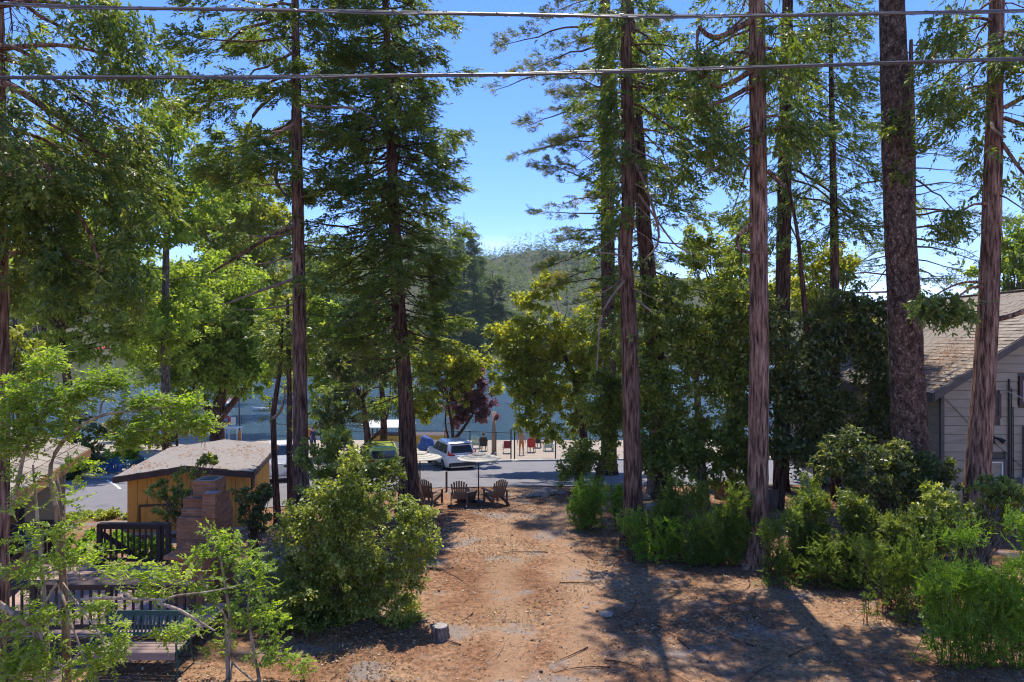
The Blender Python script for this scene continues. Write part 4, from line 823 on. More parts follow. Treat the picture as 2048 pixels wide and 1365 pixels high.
hwin(1.5, 1.78, 3.72, 4.34, BROWN, HTRIM, curtain=SHADE)
hwin(2.55, 3.4, 4.12, 4.9, BROWN, HTRIM, curtain=SHADE)
dw = hwin(1.36, 1.96, .9, 2.25, HTRIM, WHITE, True, GREY)
MB().box((1.68, -.02, 1.66), (1.82, -.006, 1.76)).build('sticker', mat('pale_blue_sticker', (.5, .62, .72)), dw, M=HM)
fl = MB().lathe([(.07, 0), (.07, .03)], axis='y', c=(1.62, -.07, 3.02)).build('floodlight', BLACK, house, M=HM)
for s in (-1, 1): MB().tube([(1.62+s*.03, -.1, 3.02), (1.62+s*.12, -.2, 2.98), (1.62+s*.2, -.28, 2.9)], [.02, .06, .085], 10).build('lamp_head', BLACK, fl, M=HM)
mbx = MB().box((2.42, -.28, 1.0), (2.8, -.042, 1.75)).build('meter_box', mat('grey_metal', (.30, .29, .26), (.36, .35, .31), 6, .5), house, M=HM, bevel=.01)
MB().lathe([(.1, -.02), (.115, -.05), (.105, -.085), (.05, -.09)], axis='y', c=(2.61, -.28, 1.42), n=18).build('meter_dial', mat('meter_glass', (.55, .54, .5), rough=.2), mbx, M=HM)
MB().tube([(2.55, -.1, 1.75), (2.55, -.1, 3.4)], .025).build('conduit', BLACK, house, M=HM)
MB().tube([(2.12, -.07, 0), (2.12, -.07, 4.9)], .03).tube([(2.2, -.07, 0), (2.2, -.07, 4.6)], .018).tube([(2.27, -.07, 0), (2.25, -.07, 4.0)], .015).build('drain_pipe', BLACK, house, M=HM)
WIRE = mat('old_wire', (.35, .34, .33), rough=.6)
MB().tube([(1.9, -.12, 4.55), (2.1, -.3, 4.45), (2.4, -.25, 4.3), (2.62, -.1, 4.32)], .012, 5).build('service_wire', WIRE, house, M=HM)
MB().tube([(.1, -.06, 4.25), (.9, -.07, 3.4), (1.6, -.07, 2.9), (2.5, -.08, 2.1)], .009, 5).build('wall_cable', BLACK, house, M=HM)
# fallen needles on the roof
n_ = 2600; s_ = R.beta(1.3, 1.8, n_)*3.6; t_ = 1.2+R.normal(0, .9, n_)+s_*.35; th_ = math.atan(HP)
Q = np.stack([HX-th+s_*math.cos(th_), HY-.3+np.clip(t_, 0, 8), hz+eh-HP*th+.175+s_*math.sin(th_)], -1)
nd = leafmesh('roof_needles', [blades(Q, np.stack([R.normal(size=n_), R.normal(size=n_), R.normal(size=n_)*.6], -1), R.uniform(.08, .2, n_), .02, np.tile([-.5, 0, .85], (n_, 1)))], L_DEAD, house)
# low brown garden wall behind the oak
w0 = P(1430, 985, 27); w1 = P(1560, 1000, 24.5)
MBW = MB().bar((w0[0], w0[1], float(G(*w0[:2]))+.32), (w1[0], w1[1], float(G(*w1[:2]))+.32), .12, .75)
tag(MBW.build('garden_wall', mat('weathered_board', (.15, .10, .075), (.22, .15, .11), 4, .9, .3)), 'low weathered brown board wall under the olive oak', 'wall')
# ---------------------------------------------------------------- deck, rails, chimney, bench
DZ = .5; DY0, DY1 = 12.75, 16.9
DECK = mat('deck_board', (.30, .20, .17), (.40, .28, .24), 1.5, .75, .2, (.6, 4, 4), 0, .25, (.35, .24, .205), None, .08)
deck = thing('deck', 'brown plank deck with chocolate rails below the tan cabin', 'deck', (-9, 14.5, 0))
dn = int((DY1-DY0)/.145)
for i in range(dn):
    y0 = DY0+i*.145; xr = -5.95-(y0-DY0)*.55 if y0 > 14.2 else -5.95
    if 14.5 < y0 < 16.0: xr = -7.65
    MB().box((-14.2, y0+.004, DZ-.035-random.uniform(0, .004)), (xr, y0+.139, DZ-random.uniform(0, .003))).build('deck_board', DECK, deck)
MB().box((-14.1, DY0-.04, .12), (-5.97, DY0, DZ-.04)).box((-14.1, DY0+.1, .2), (-6.2, DY0+.15, DZ-.045)).box((-14, DY1-.2, .2), (-8.4, DY1-.15, DZ-.045)).build('skirt_board', BROWN, deck)
for x in (-13.5, -11, -8.5, -6.1): MB().box((x-.06, DY0+.02, -.3), (x+.06, DY0+.14, DZ-.05)).build('deck_post', BROWN, deck)
def railing(label, a, b, hgt, posts, sp=.135, cap=.15, brace=False):
    a, b = Vector(a), Vector(b); r = thing('railing', label, 'railing', a); d = (b-a); L = d.length; d.normalize()
    for t in posts: p = a+d*L*t; MB().box((p.x-.05, p.y-.05, p.z), (p.x+.05, p.y+.05, p.z+hgt-.04)).build('post', BROWN, r)
    up = Vector((0, 0, 1))
    MB().bar(a+up*(hgt-.02), b+up*(hgt-.02), cap, .04).build('top_rail', BROWN, r)
    MB().bar(a+up*(hgt-.1), b+up*(hgt-.1), .045, .09).build('upper_rail', BROWN, r)
    MB().bar(a+up*.12, b+up*.12, .045, .09).build('lower_rail', BROWN, r)
    n = int(L/sp)
    for i in range(1, n):
        t = i/n
        if min(abs(t-q)*L for q in posts) < .07: continue
        p = a+d*L*t; MB().box((p.x-.018, p.y-.018, p.z+.165), (p.x+.018, p.y+.018, p.z+hgt-.145)).build('baluster', BROWN, r)
    if brace: MB().bar(a+up*.75+Vector((.05, .05, 0)), a+up*.15+Vector((.55, .5, -.05)), .06, .12).build('stair_rail', BROWN, r)
    return r
xl = P(198, 0, 16.8)[0]; xr = P(338, 0, 16.8)[0]
railing('chocolate brown deck railing at the far side, ending at the brick chimney', (xl, 16.8, DZ), (xr, 16.8, DZ), 1.02, [.01, .86, .99], brace=True)
railing('near chocolate brown deck railing behind the green bench', (-13.9, 12.85, DZ), (-6.0, 12.85, DZ), .96, [0, .14, .3, .46, .62, .8, .998], .16, .26)
railing('short dark railing under the tan cabin at the left edge', (-13.4, 17.2, DZ), (P(104, 0, 17.2)[0], 17.2, DZ), .98, [.02, .5, .99], .16)
# brick chimney with single bricks
BR = mat('brick_red', (.16, .062, .034), (.38, .18, .10), 9, .92, .6, None, 0, .1, (.26, .105, .06), 40, .2)
MORT = mat('mortar', (.26, .21, .18), (.34, .29, .25), 12, .95)
ch = thing('brick_chimney', 'old stepped red brick outdoor fireplace chimney standing on the deck', 'chimney', (-6.85, 15.1, DZ))
bme = None; brick_list = []; core = MB(); restb = MB()
BL, BW_, BHt = .2, .095, .062
def course(x0, x1, y0, y1, z, shift):
    """one ring of bricks round a rectangle; front and both ends"""
    for (ax, p0, p1, fix, s) in (('x', x0, x1, y0, 1), ('x', x0, x1, y1-BW_, 1), ('y', y0+BW_, y1-BW_, x0, 1), ('y', y0+BW_, y1-BW_, x1-BW_, 1)):
        q = p0-(BL/2 if shift else 0)
        while q < p1-.02:
            a, b = max(q, p0), min(q+BL, p1); q += BL+.012
            if b-a < .03: continue
            brick_list.append((a, b, fix, z, ax))
def block(x0, x1, y0, y1, z0, z1):
    n = max(1, round((z1-z0)/(BHt+.011))); hh = (z1-z0)/n
    for k in range(n): course(x0, x1, y0, y1, z0+k*hh, k % 2)
    core.box((x0+.012, y0+.012, z0), (x1-.012, y1-.012, z1-.012))
X0 = P(346, 0, 14.9)[0]; X1 = P(430, 0, 14.9)[0]
zc = lambda v: CAMZ-(v-CV)/F*14.9
yb = 14.75
block(X0-.02, X1, yb, yb+1.15, DZ-.4, zc(1110))
block(X0+.1, X1, yb+.1, yb+1.1, zc(1110), zc(1034))
block(X0+.16, X1-.02, yb+.18, yb+1.05, zc(1034), zc(1018))
block(P(362, 0, 14.9)[0], X1-.03, yb+.24, yb+1.0, zc(1018), zc(1000))
block(P(374, 0, 14.9)[0], P(420, 0, 14.9)[0], yb+.42, yb+.98, zc(1000), zc(966))
block(P(408, 0, 14.9)[0], X1+.05, yb+.05, yb+.38, zc(1034), zc(985))
brick_list.sort(key=lambda b: (b[2] > yb+.6, -b[3]))
bme = bpy.data.meshes.new('brick'); tb = MB().box((0, 0, 0), (1, 1, 1)); bme.from_pydata(tb.v, [], tb.f); bme.materials.append(BR)
for k, (a, b, fix, z, ax) in enumerate(brick_list):
    j = random.uniform(-.007, .007)
    S_ = (b-a, BW_, BHt) if ax == 'x' else (BW_, b-a, BHt); L_ = (a, fix+j, z) if ax == 'x' else (fix+j, a, z)
    if k < 295:
        o = bpy.data.objects.new('brick', bme); COL.objects.link(o); o.parent = ch; o.location = Vector(L_)-rootloc(ch); o.scale = S_
    else: restb.box(L_, (L_[0]+S_[0], L_[1]+S_[1], L_[2]+S_[2]))
core.build('mortar_core', MORT, ch)
if restb.v: o = restb.build('brickwork', BR, ch); o['kind'] = 'stuff'
hs = MB(); hx0, hx1 = P(336, 0, 14.3)[0], P(415, 0, 14.3)[0]
hz0 = CAMZ-(1108-CV)/F*14.3
hs.box((hx0, 14.1, hz0-.07), (hx1, 14.74, hz0)).box((hx0+.1, 14.2, DZ-.3), (hx1-.05, 14.73, hz0-.072)); hs.build('hearth', BR, ch, bevel=.008)
MB().box((hx0+.15, 14.3, hz0+.002), (hx0+.55, 14.6, hz0+.07)).box((hx0+.3, 14.36, hz0+.072), (hx0+.5, 14.52, hz0+.16)).build('loose_bricks', BR, ch)
MB().box((P(374, 0, 14.9)[0]+.1, yb+.52, zc(966)-.011), (P(420, 0, 14.9)[0]-.1, yb+.88, zc(966)-.004)).build('flue_shade_plate', BLACK, ch)  # flat black plate on solid core, standing in for the hollow's darkness
# green bench
BG = mat('bench_green', (.02, .065, .06), (.03, .09, .08), 8, .5)
BWD = mat('bench_wood', (.22, .15, .125), (.30, .21, .175), 3, .8, .2, (.5, 4, 4))
bx0, bx1 = P(202, 0, 12.2)[0], P(372, 0, 12.2)[0]; bgz = float(G(-6.7, 12.1))
bench = thing('bench', 'dark green slatted garden bench in front of the near deck railing', 'bench', (-6.7, 12.2, bgz))
for i in range(4): MB().box((bx0+.02, 11.86+i*.115, bgz+.43), (bx1-.02, 11.96+i*.115, bgz+.465)).build('seat_slat', BWD, bench, bevel=.006)
MB().box((bx0+.02, 11.83, bgz+.33), (bx1-.02, 11.857, bgz+.46)).build('seat_apron', BWD, bench, bevel=.006)
bk = lambda z: 12.36+(z-.45)*.25
for z in (.52, .86): MB().box((bx0+.03, bk(z)-.015, bgz+z), (bx1-.03, bk(z)+.02, bgz+z+(.06 if z < .6 else .085))).build('back_rail', BG, bench)
ns = 21
for i in range(ns):
    x = bx0+.07+(bx1-bx0-.14)*i/(ns-1)
    MB().bar((x, bk(.57), bgz+.58), (x, bk(.86), bgz+.858), .034, .015, (0, 1, 0)).build('back_slat', BG, bench)
for x in (bx0, bx1):
    s = MB(); s.tube([(x, 11.84, bgz), (x, 11.9, bgz+.2), (x, 11.86, bgz+.44), (x, 11.84, bgz+.6), (x, 11.95, bgz+.66), (x, 12.38, bgz+.66)], .02, 6)
    s.tube([(x, 12.52, bgz), (x, 12.36, bgz+.3), (x, 12.36, bgz+.45), (x, 12.48, bgz+.95)], .02, 6); s.tube([(x, 11.88, bgz+.42), (x, 12.36, bgz+.42)], .018, 6)
    s.tube([(x, 11.92, bgz+.2), (x, 12.1, bgz+.3), (x, 12.36, bgz+.28)], .012, 5); s.build('end_frame', BG, bench, True)
# stump
sx_, sy_ = P(880, 1275, 13.8)[0], 13.8; sz = float(G(sx_, sy_))
st = thing('tree_stump', 'low sawn tree stump on the dirt at the right foot of the big bush', 'stump', (sx_, sy_, sz))
trunkmesh(np.array([(sx_, sy_, sz-.08, .215), (sx_, sy_, sz+.1, .18), (sx_, sy_, sz+.26, .165)]), BARK_GREY, st, 'bark', 24, 10, .1, False)
MB().lathe([(.158, .235), (.15, .262), (.02, .268)], (sx_, sy_, sz), 20).build('cut_face', mat('cut_wood', (.24, .21, .18), (.36, .32, .28), 10, .9, .3), st)
# ---------------------------------------------------------------- garden chairs, umbrellas, fire place
CW = mat('brown_resin', (.14, .085, .055), (.20, .125, .085), 6, .6, .1)
def adirondack(label, loc, rz, m, group, full=True, s=1.):
    t = thing('garden_chair', label, 'chair', (0, 0, 0), group)   # faces +y
    nb = 7; tilt = .33
    for i in range(nb):
        u = (i-(nb-1)/2)/((nb-1)/2); hgt = .92-.16*u*u; x0 = u*.2; x1 = u*.275
        MB().bar((x0, -.28+.02, .3), (x1, -.28+.02-tilt*hgt*.72, .3+hgt*.78), .062, .02, (0, 1, .3)).build('back_slat', m, t)
    for z, hw in ((.42, .24), (.72, .28)): MB().box((-hw, -.245-(z-.3)*tilt*.92, z-.03), (hw, -.222-(z-.3)*tilt*.92, z+.03)).build('back_batten', m, t)
    for i in range(5): MB().box((-.26, -.24+.115*i, .30+.022*i), (.26, -.135+.115*i, .32+.022*i)).build('seat_slat', m, t)
    for s_ in (-1, 1):
        MB().box((s_*.29-.02, .26, 0), (s_*.29+.02, .36, .55)).build('front_leg', m, t)
        MB().bar((s_*.265, .34, .36), (s_*.265, -.62, .06), .03, .12).build('side_rail', m, t)
        MB().box((s_*.32-.07, -.42, .552), (s_*.32+.07, .42, .576)).build('armrest', m, t, bevel=.01)
        MB().box((s_*.29-.018, -.42, .0), (s_*.29+.018, -.34, .55)).build('rear_leg', m, t)
    t.location = (loc[0], loc[1], float(G(loc[0], loc[1]))); t.rotation_euler = (0, 0, rz); t.scale = (s, s, s)
    return t
for (u, d, rz, lb) in ((862, 25.4, -.45, 'brown slatted garden chair closest to the full dark cedar trunk'), (918, 25.2, .08, 'brown slatted garden chair in the middle, its back square to us'), (990, 25.5, .55, 'brown slatted garden chair right of the umbrella pole')):
    adirondack(lb, (P(u, 0, d)[0], d), rz, CW, 'brown chairs around the fire place')
CREAM = mat('cream_canvas', (.40, .37, .30), (.48, .45, .37), 6, .8); STRIPE = mat('grey_stripe_canvas', (.22, .20, .17), (.28, .25, .22), 6, .8)
for (u, d, r_, lb) in ((840, 26.4, .86, 'cream striped patio umbrella half behind the full dark cedar trunk'), (957, 26.0, .84, 'cream striped patio umbrella standing beside the right garden chair')):
    x, y = P(u, 0, d)[0], d; z = float(G(x, y)); t = thing('patio_umbrella', lb, 'umbrella', (x, y, z), 'cream umbrellas by the road')
    MB().tube([(x, y, z), (x, y, z+1.93)], .024, 8).build('pole', BROWN, t, True)
    MB().lathe([(.02, .0), (.22, .0), (.2, .06), (.05, .09), (.03, .12)], (x, y, z), 14).build('base', BLACK, t)
    prof = [(r_, 1.66), (r_*.985, 1.685), (r_*.80, 1.72), (r_*.74, 1.732), (r_*.58, 1.764), (r_*.52, 1.776), (r_*.36, 1.81), (r_*.32, 1.818), (.18, 1.845)]
    for k in range(len(prof)-1):
        mb = MB(); n8 = 16
        for i in range(n8):
            f0, f1 = [(1 if j % 2 == 0 else .955) for j in (i, i+1)]; a0, a1 = 2*pi*i/n8, 2*pi*(i+1)/n8
            (ra, za), (rb, zb) = prof[k], prof[k+1]
            mb.add([(x+ra*f0*math.cos(a0), y+ra*f0*math.sin(a0), z+za), (x+ra*f1*math.cos(a1), y+ra*f1*math.sin(a1), z+za), (x+rb*f1*math.cos(a1), y+rb*f1*math.sin(a1), z+zb), (x+rb*f0*math.cos(a0), y+rb*f0*math.sin(a0), z+zb)], [(0, 1, 2, 3)])
        mb.build('canopy_band', STRIPE if k in (2, 4, 6) else CREAM, t)
    mb = MB().lathe([(.26, 1.84), (.17, 1.885), (.03, 1.92)], (x, y, z), 16); mb.build('vent_cap', CREAM, t)
    for i in range(8): a = 2*pi*i/8; MB().tube([(x, y, z+1.83), (x+r_*math.cos(a), y+r_*math.sin(a), z+1.655)], .008, 4).build('rib', BROWN, t)
x, y = P(932, 0, 26.2)[0], 26.2
t = thing('fire_pit', 'small round dark fire pit in front of the middle garden chair', 'fire pit', (x, y, float(G(x, y))))
MB().lathe([(.34, -.02), (.40, .3), (.43, .42), (.38, .42), (.33, .2), (.05, .15)], (x, y, float(G(x, y))), 18).build('bowl', mat('rusty_steel', (.09, .06, .045), (.16, .10, .07), 6, .8, .2), t, True)
x, y = P(893, 0, 28.8)[0], 28.8; t = MB().tube([(x, y, float(G(x, y))-.1), (x, y, float(G(x, y))+.85)], .045, 8).build('marker_post', BROWN); tag(t, 'short brown marker post at the road edge behind the garden chairs', 'post')
# rocks along the road edge
ROCK = mat('rock', (.17, .14, .12), (.30, .26, .22), 4, .95, .6, None, 0, .1, (.23, .19, .165), 12, .15)
def rockmesh(seed):
    bm = bmesh.new(); bmesh.ops.create_icosphere(bm, subdivisions=2, radius=1); rr = random.Random(seed); ph = [rr.uniform(0, 6) for _ in range(6)]
    for v in bm.verts:
        c = v.co; f = 1+.16*math.sin(c.x*3+ph[0])+.14*math.sin(c.y*3.4+ph[1])+.12*math.sin(c.z*4+ph[2])+rr.uniform(-.07, .07); v.co = Vector((c.x*f, c.y*f, c.z*f*.75))
    me = bpy.data.meshes.new('rock'); bm.to_mesh(me); bm.free(); me.materials.append(ROCK); return me
rms = [rockmesh(k) for k in range(4)]
rk = [(1058, 27.2, .16), (1070, 27.5, .22), (1083, 27.7, .30), (1097, 27.8, .27), (1110, 28.0, .18), (1090, 27.3, .15), (1122, 28, .16), (1205, 26.8, .25), (1225, 27, .22), (1240, 26.7, .2), (1290, 26.6, .24), (1015, 27.4, .12), (1300, 24.5, .2), (1038, 27, .1)]
rl = ['small rock at the left end of the rock pile', 'rounded rock left of the two big boulders', 'left of the two big boulders of the rock pile', 'right of the two big boulders of the rock pile', 'rock right of the big boulders by the bright cedar seedling', 'rock below the two big boulders', 'rock behind the bright cedar seedling at the pile end',
      'rock between the seedling and the slanting oak trunk', 'rock under the slanting oak trunk', 'rock just left of the kinked trunk', 'rock just right of the kinked trunk by the road', 'small rock right of the garden chairs', 'rock among the feathery shrubs right of the kinked trunk', 'lone small stone left of the rock pile']
for (u, d, r_), lb in zip(rk, rl):
    o = bpy.data.objects.new('rock', random.choice(rms)); COL.objects.link(o); x = P(u, 0, d)[0]; o.location = (x, d, float(G(x, d))+r_*.3); o.scale = (r_*random.uniform(1, 1.3), r_, r_*random.uniform(.8, 1.1)); o.rotation_euler = (0, 0, random.uniform(0, 6)); tag(o, lb, 'rock', 'rocks along the road edge')
for (u, v, r_, lb) in ((1097, 1226, .055, 'fist-sized dark stone alone on the dirt in front'), (1212, 1232, .13, 'flat pale stone set in the dirt in the foreground'), (1172, 1215, .05, 'little dark stone left of the flat pale stone')):
    d = 6*F/(v-CV); o = bpy.data.objects.new('stone', random.choice(rms)); COL.objects.link(o); x = P(u, 0, d)[0]; o.location = (x, d, float(G(x, d))+r_*.15); o.scale = (r_*1.2, r_, r_*.6); tag(o, lb, 'stone')
# ---------------------------------------------------------------- vehicles
TYRE = mat('tyre', (.018, .018, .018), None, rough=.9); RIM = mat('alloy_rim', (.45, .45, .46), None, rough=.3, metal=.8)
CGL = mat('car_glass', (.025, .03, .04), None, rough=.06, spec=.7); TRIM = mat('black_plastic', (.03, .03, .032), None, rough=.55)
RED = mat('tail_lamp', (.45, .012, .02), None, rough=.2, spec=.6); CHR = mat('chrome', (.55, .55, .56), None, rough=.15, metal=1); PLATE = mat('number_plate', (.55, .56, .58), (.65, .66, .68), 8, .5)
def carpaint(name, c):
    m, n, l, b, out = newmat(name); b.inputs['Base Color'].default_value = c4(c); b.inputs['Roughness'].default_value = .32; b.inputs['Coat Weight'].default_value = .6; b.inputs['Coat Roughness'].default_value = .06; return m
def loft(secs, name, m, root, bevel=0, smooth=True):
    """rings of points, front to back"""
    mb = MB(); n = len(secs[0]); o = [p for s in secs for p in s]
    Fq = [(i*n+k, i*n+(k+1) % n, (i+1)*n+(k+1) % n, (i+1)*n+k) for i in range(len(secs)-1) for k in range(n)]
    mb.add(o, Fq+[tuple(reversed(range(n))), tuple((len(secs)-1)*n+k for k in range(n))])
    return mb.build(name, m, root, smooth, bevel)
def lowsec(x, hw, zb, zs, zt, crown=.02):   # lower body ring at station x
    h = [(hw*.90, zb), (hw*.985, zb+.10), (hw, (zb+zs)/2), (hw*.985, zs), (hw*.93, zt-.03), (hw*.80, zt)]
    return [(x, y, z) for y, z in h]+[(x, 0, zt+crown)]+[(x, -y, z) for y, z in reversed(h)]
def wheel(root, x, y, r, w):
    s = 1 if y > 0 else -1
    o = MB().lathe([(r*.62, -w/2), (r*.93, -w/2), (r, -w*.32), (r, w*.32), (r*.93, w/2), (r*.62, w/2)], (0, 0, 0), 24, 'y').build('wheel', TYRE, root, True); o.location = (x, y, r)
    c = MB().lathe([(r*.66, s*w*.40), (r*.66, s*w*.5), (r*.60, s*w*.5), (r*.58, s*w*.36), (r*.05, s*w*.36)], (0, 0, 0), 24, 'y')
    for k in range(5):
        a = 2*pi*k/5; c.bar((0, s*w*.46, 0), (r*.62*math.cos(a), s*w*.5, r*.62*math.sin(a)), .07, .04, (0, 1, 0))
    q = c.build('rim', RIM, None); q.parent = o
    k = MB().lathe([(r*1.16, -.006), (r*1.16, .006)], (0, 0, 0), 24, 'y').build('wheel_arch', TRIM, root); k.location = (x, s*(abs(y)+w*.5-.055), r+.02)
    return o
def quadpanel(root, pts, name, m, t=.012, nrm=None):
    a, b, c, d = [Vector(p) for p in pts]; nr = (b-a).cross(d-a).normalized()
    cen = (a+b+c+d)/4
    if nr.dot(Vector((cen.x*.2, cen.y, cen.z-1.0)) if nrm is None else Vector(nrm)) < 0: nr = -nr
    return MB().prism([p-nr*.02 for p in (a, b, c, d)], nr*(.02+t)).build(name, m, root)
def suv(label, paint, loc, rz, rack=False, boxy=0., clad=True):
    root = thing('parked_car', label, 'car', (0, 0, 0))      # front towards +x
    L, W = 4.5, .92
    S = [lowsec(2.22, .60, .38, .62, .72), lowsec(2.05, .80, .26, .70, .86), lowsec(1.5, .90, .22, .78, .98), lowsec(.75, W, .22, .82, 1.03), lowsec(-.8, W, .22, .86, 1.04), lowsec(-1.75, W*.99, .24, .90, 1.05), lowsec(-2.12, W*.94, .30, .88, 1.03), lowsec(-2.27, W*.84, .42, .80, .96)]
    loft(S, 'body', paint, root, .02)
    # cabin
    rb, rt = (.95, -2.18), (.20, -1.92-boxy*.15); hb, ht, z0, z1 = .86, .66+boxy*.05, 1.0, 1.66
    def ring(z, f):
        x0 = rb[0]+(rt[0]-rb[0])*f; x1 = rb[1]+(rt[1]-rb[1])*f; h = hb+(ht-hb)*f
        return [(x0, h*.86, z), (x0-.14, h, z), (x1+.14, h*.98, z), (x1, h*.84, z), (x1, -h*.84, z), (x1+.14, -h*.98, z), (x0-.14, -h, z), (x0, -h*.86, z)]
    cr = [ring(z0, 0), ring(z1-.10, .86), ring(z1-.03, .97)]; top = [(x*.9-.08, y*.86, z1+.02) for x, y, z in ring(z1, 1)]
    loft(cr+[top], 'cabin', paint, root, .015)
    lp = lambda z: (z-z0)/(z1-.10-z0)*.86
    for s in (-1, 1):
        def sp(x, z):
            f = lp(z); return (x, s*(hb+(ht-hb)*f+.002)*.995, z)
        for nm, xa, xb, xc, xd in (('side_window', .66, -.28, -.28, .22), ('side_window', -.36, -1.25, -1.2, -.36), ('side_window', -1.33, -1.85, -1.68, -1.28)):
            quadpanel(root, [sp(xa, 1.06), sp(xb, 1.06), sp(xc, 1.52), sp(xd, 1.52)], nm, CGL)
        if clad: MB().box((-1.2, s*.90-.03, .24), (1.1, s*.90+.035, .40)).build('sill_cladding', TRIM, root)
        for x in (.1, -.85): MB().box((x-.12, s*.925-.012, .88), (x+.06, s*.925+.014, .915)).build('door_handle', paint, root)
        mi = MB().box((.55, s*.92-.02, 1.02), (.72, s*1.08+.02, 1.16)).build('mirror', paint, root, bevel=.03)
        for x in (1.38, -1.36): wheel(root, x, s*.80, .355, .24)
        # tail lamps wrap round the corner
        MB().prism([(-2.16, s*.86, .98), (-2.27, s*.70, .98), (-2.29, s*.45, .99), (-2.29, s*.45, 1.05), (-2.24, s*.72, 1.10), (-2.17, s*.84, 1.28)], (.05, 0, .0)).build('tail_lamp', RED, root)
        MB().box((2.12, s*.64-.14, .66), (2.2, s*.64+.1, .78)).build('headlight', CHR, root, bevel=.02)
        MB().box((-2.31, s*.62-.1, .48), (-2.24, s*.62+.1, .53)).build('reflector', RED, root)
    xr = lambda z: rb[1]+(rt[1]-rb[1])*lp(z)
    hr = lambda z: (hb+(ht-hb)*lp(z))*.80
    quadpanel(root, [(xr(1.10), hr(1.10), 1.10), (xr(1.10), -hr(1.10), 1.10), (xr(1.50), -hr(1.50), 1.50), (xr(1.50), hr(1.50), 1.50)], 'rear_window', CGL, nrm=(-1, 0, .3))
    xf = lambda z: rb[0]+(rt[0]-rb[0])*lp(z)
    quadpanel(root, [(xf(1.06), hr(1.06), 1.06), (xf(1.06), -hr(1.06), 1.06), (xf(1.52), -hr(1.52), 1.52), (xf(1.52), hr(1.52), 1.52)], 'windscreen', CGL, nrm=(1, 0, .6))
    MB().box((-2.02, -.62, 1.585), (-1.86, .62, 1.625)).build('roof_spoiler', TRIM if clad else paint, root, bevel=.01)
    MB().box((-2.325, -.80, .34), (-2.16, .80, .58)).build('rear_bumper', TRIM, root, bevel=.04)
    MB().box((-2.35, -.74, .30), (-2.2, .74, .40)).build('bumper_strip', RIM, root, bevel=.02)
    MB().box((-2.30, -.26, .74), (-2.262, .26, .87)).build('number_plate', PLATE, root)
    if rack:
        rk_ = MB()
        for s in (-1, 1): rk_.tube([(.1, s*.56, 1.72), (-1.7, s*.56, 1.73)], .02, 6)
        for x in (-.2, -1.3): rk_.tube([(x, -.62, 1.79), (x, .62, 1.79)], .022, 6); rk_.box((x-.02, -.57, 1.64), (x+.02, -.55, 1.79)).box((x-.02, .55, 1.64), (x+.02, .57, 1.79))
        rk_.build('roof_rack', TRIM, root)
    root.location = (loc[0], loc[1], float(G(loc[0], loc[1]))+.03); root.rotation_euler = (0, 0, rz); return root
PW = carpaint('white_car_paint', (.85, .845, .83)); PL = carpaint('lime_car_paint', (.42, .50, .06))
x = P(905, 0, 40.5)[0]; suv('white parked crossover seen from behind beyond the right umbrella', PW, (x-.2, 40.9), pi/2+math.radians(24))
x = P(771, 0, 37.5)[0]; suv('lime green parked car with a roof rack, half behind the pale bush', PL, (x-.25, 37.6), pi/2+math.radians(14), True, 1., False)
def pickup(label, loc, rz):
    root = thing('pickup_truck', label, 'truck', (0, 0, 0)); W = .98
    S = [lowsec(2.85, .74, .50, .95, 1.10), lowsec(2.6, .93, .42, .98, 1.16), lowsec(1.4, W, .42, 1.02, 1.22), lowsec(.6, W, .42, 1.04, 1.22), lowsec(-.98, W, .42, 1.04, 1.22)]
    loft(S, 'body', PW, root, .02)
    b = MB()
    for s in (-1, 1): b.box((-2.85, s*W-.045, .52), (-1.0, s*W+.045, 1.22))
    b.box((-2.8, -W+.05, .60), (-1.0, W-.05, .66)); b.build('cargo_bed', PW, root, bevel=.02)
    tg = MB().box((-2.90, -.90, .62), (-2.83, .90, 1.20)).build('tailgate', PW, root, bevel=.02)
    MB().box((-2.93, -.14, 1.02), (-2.895, .14, 1.10)).build('handle', TRIM, tg)
    z0, z1 = 1.18, 1.86
    R1 = [(1.15, .80, z0), (1.0, .92, z0), (-.9, .92, z0), (-1.02, .82, z0)]; R2 = [(.42, .62, z1-.06), (.30, .72, z1-.06), (-.72, .72, z1-.06), (-.84, .62, z1-.06)]; R3 = [(.25, .5, z1), (.2, .6, z1), (-.62, .6, z1), (-.7, .5, z1)]
    mir = lambda q: q+[(x, -y, z) for x, y, z in reversed(q)]
    loft([mir(R1), mir(R2), mir(R3)], 'cabin', PW, root, .02)
    for s in (-1, 1):
        f = lambda z: s*(.92-.20*(z-z0)/(z1-.06-z0)+.002)
        for xa, xb, xc, xd in ((.86, .10, .10, .34), (.02, -.8, -.66, .02)): quadpanel(root, [(xa, f(1.26), 1.26), (xb, f(1.26), 1.26), (xc, f(1.72), 1.72), (xd, f(1.72), 1.72)], 'side_window', CGL)
        for x in (1.75, -1.85): wheel(root, x, s*.85, .40, .27)
        MB().box((-2.92, s*.90-.08, .78), (-2.82, s*.90+.075, 1.16)).build('tail_lamp', RED, root, bevel=.01)
        MB().box((.7, s*1.1-.1, 1.2), (.82, s*1.1+.1, 1.42)).build('mirror', TRIM, root, bevel=.03)
        MB().box((2.72, s*.72-.16, .92), (2.84, s*.72+.14, 1.06)).build('headlight', CHR, root)
    quadpanel(root, [(-.99, .66, 1.28), (-.99, -.66, 1.28), (-.87, -.55, 1.72), (-.87, .55, 1.72)], 'rear_window', CGL, nrm=(-1, 0, .2))
    MB().box((-3.02, -.88, .50), (-2.86, .88, .66)).build('rear_bumper', CHR, root, bevel=.03)
    MB().box((-2.95, -.16, .68), (-2.9, .16, .8)).build('number_plate', PLATE, root)
    root.location = (loc[0], loc[1], float(G(loc[0], loc[1]))+.03); root.rotation_euler = (0, 0, rz)
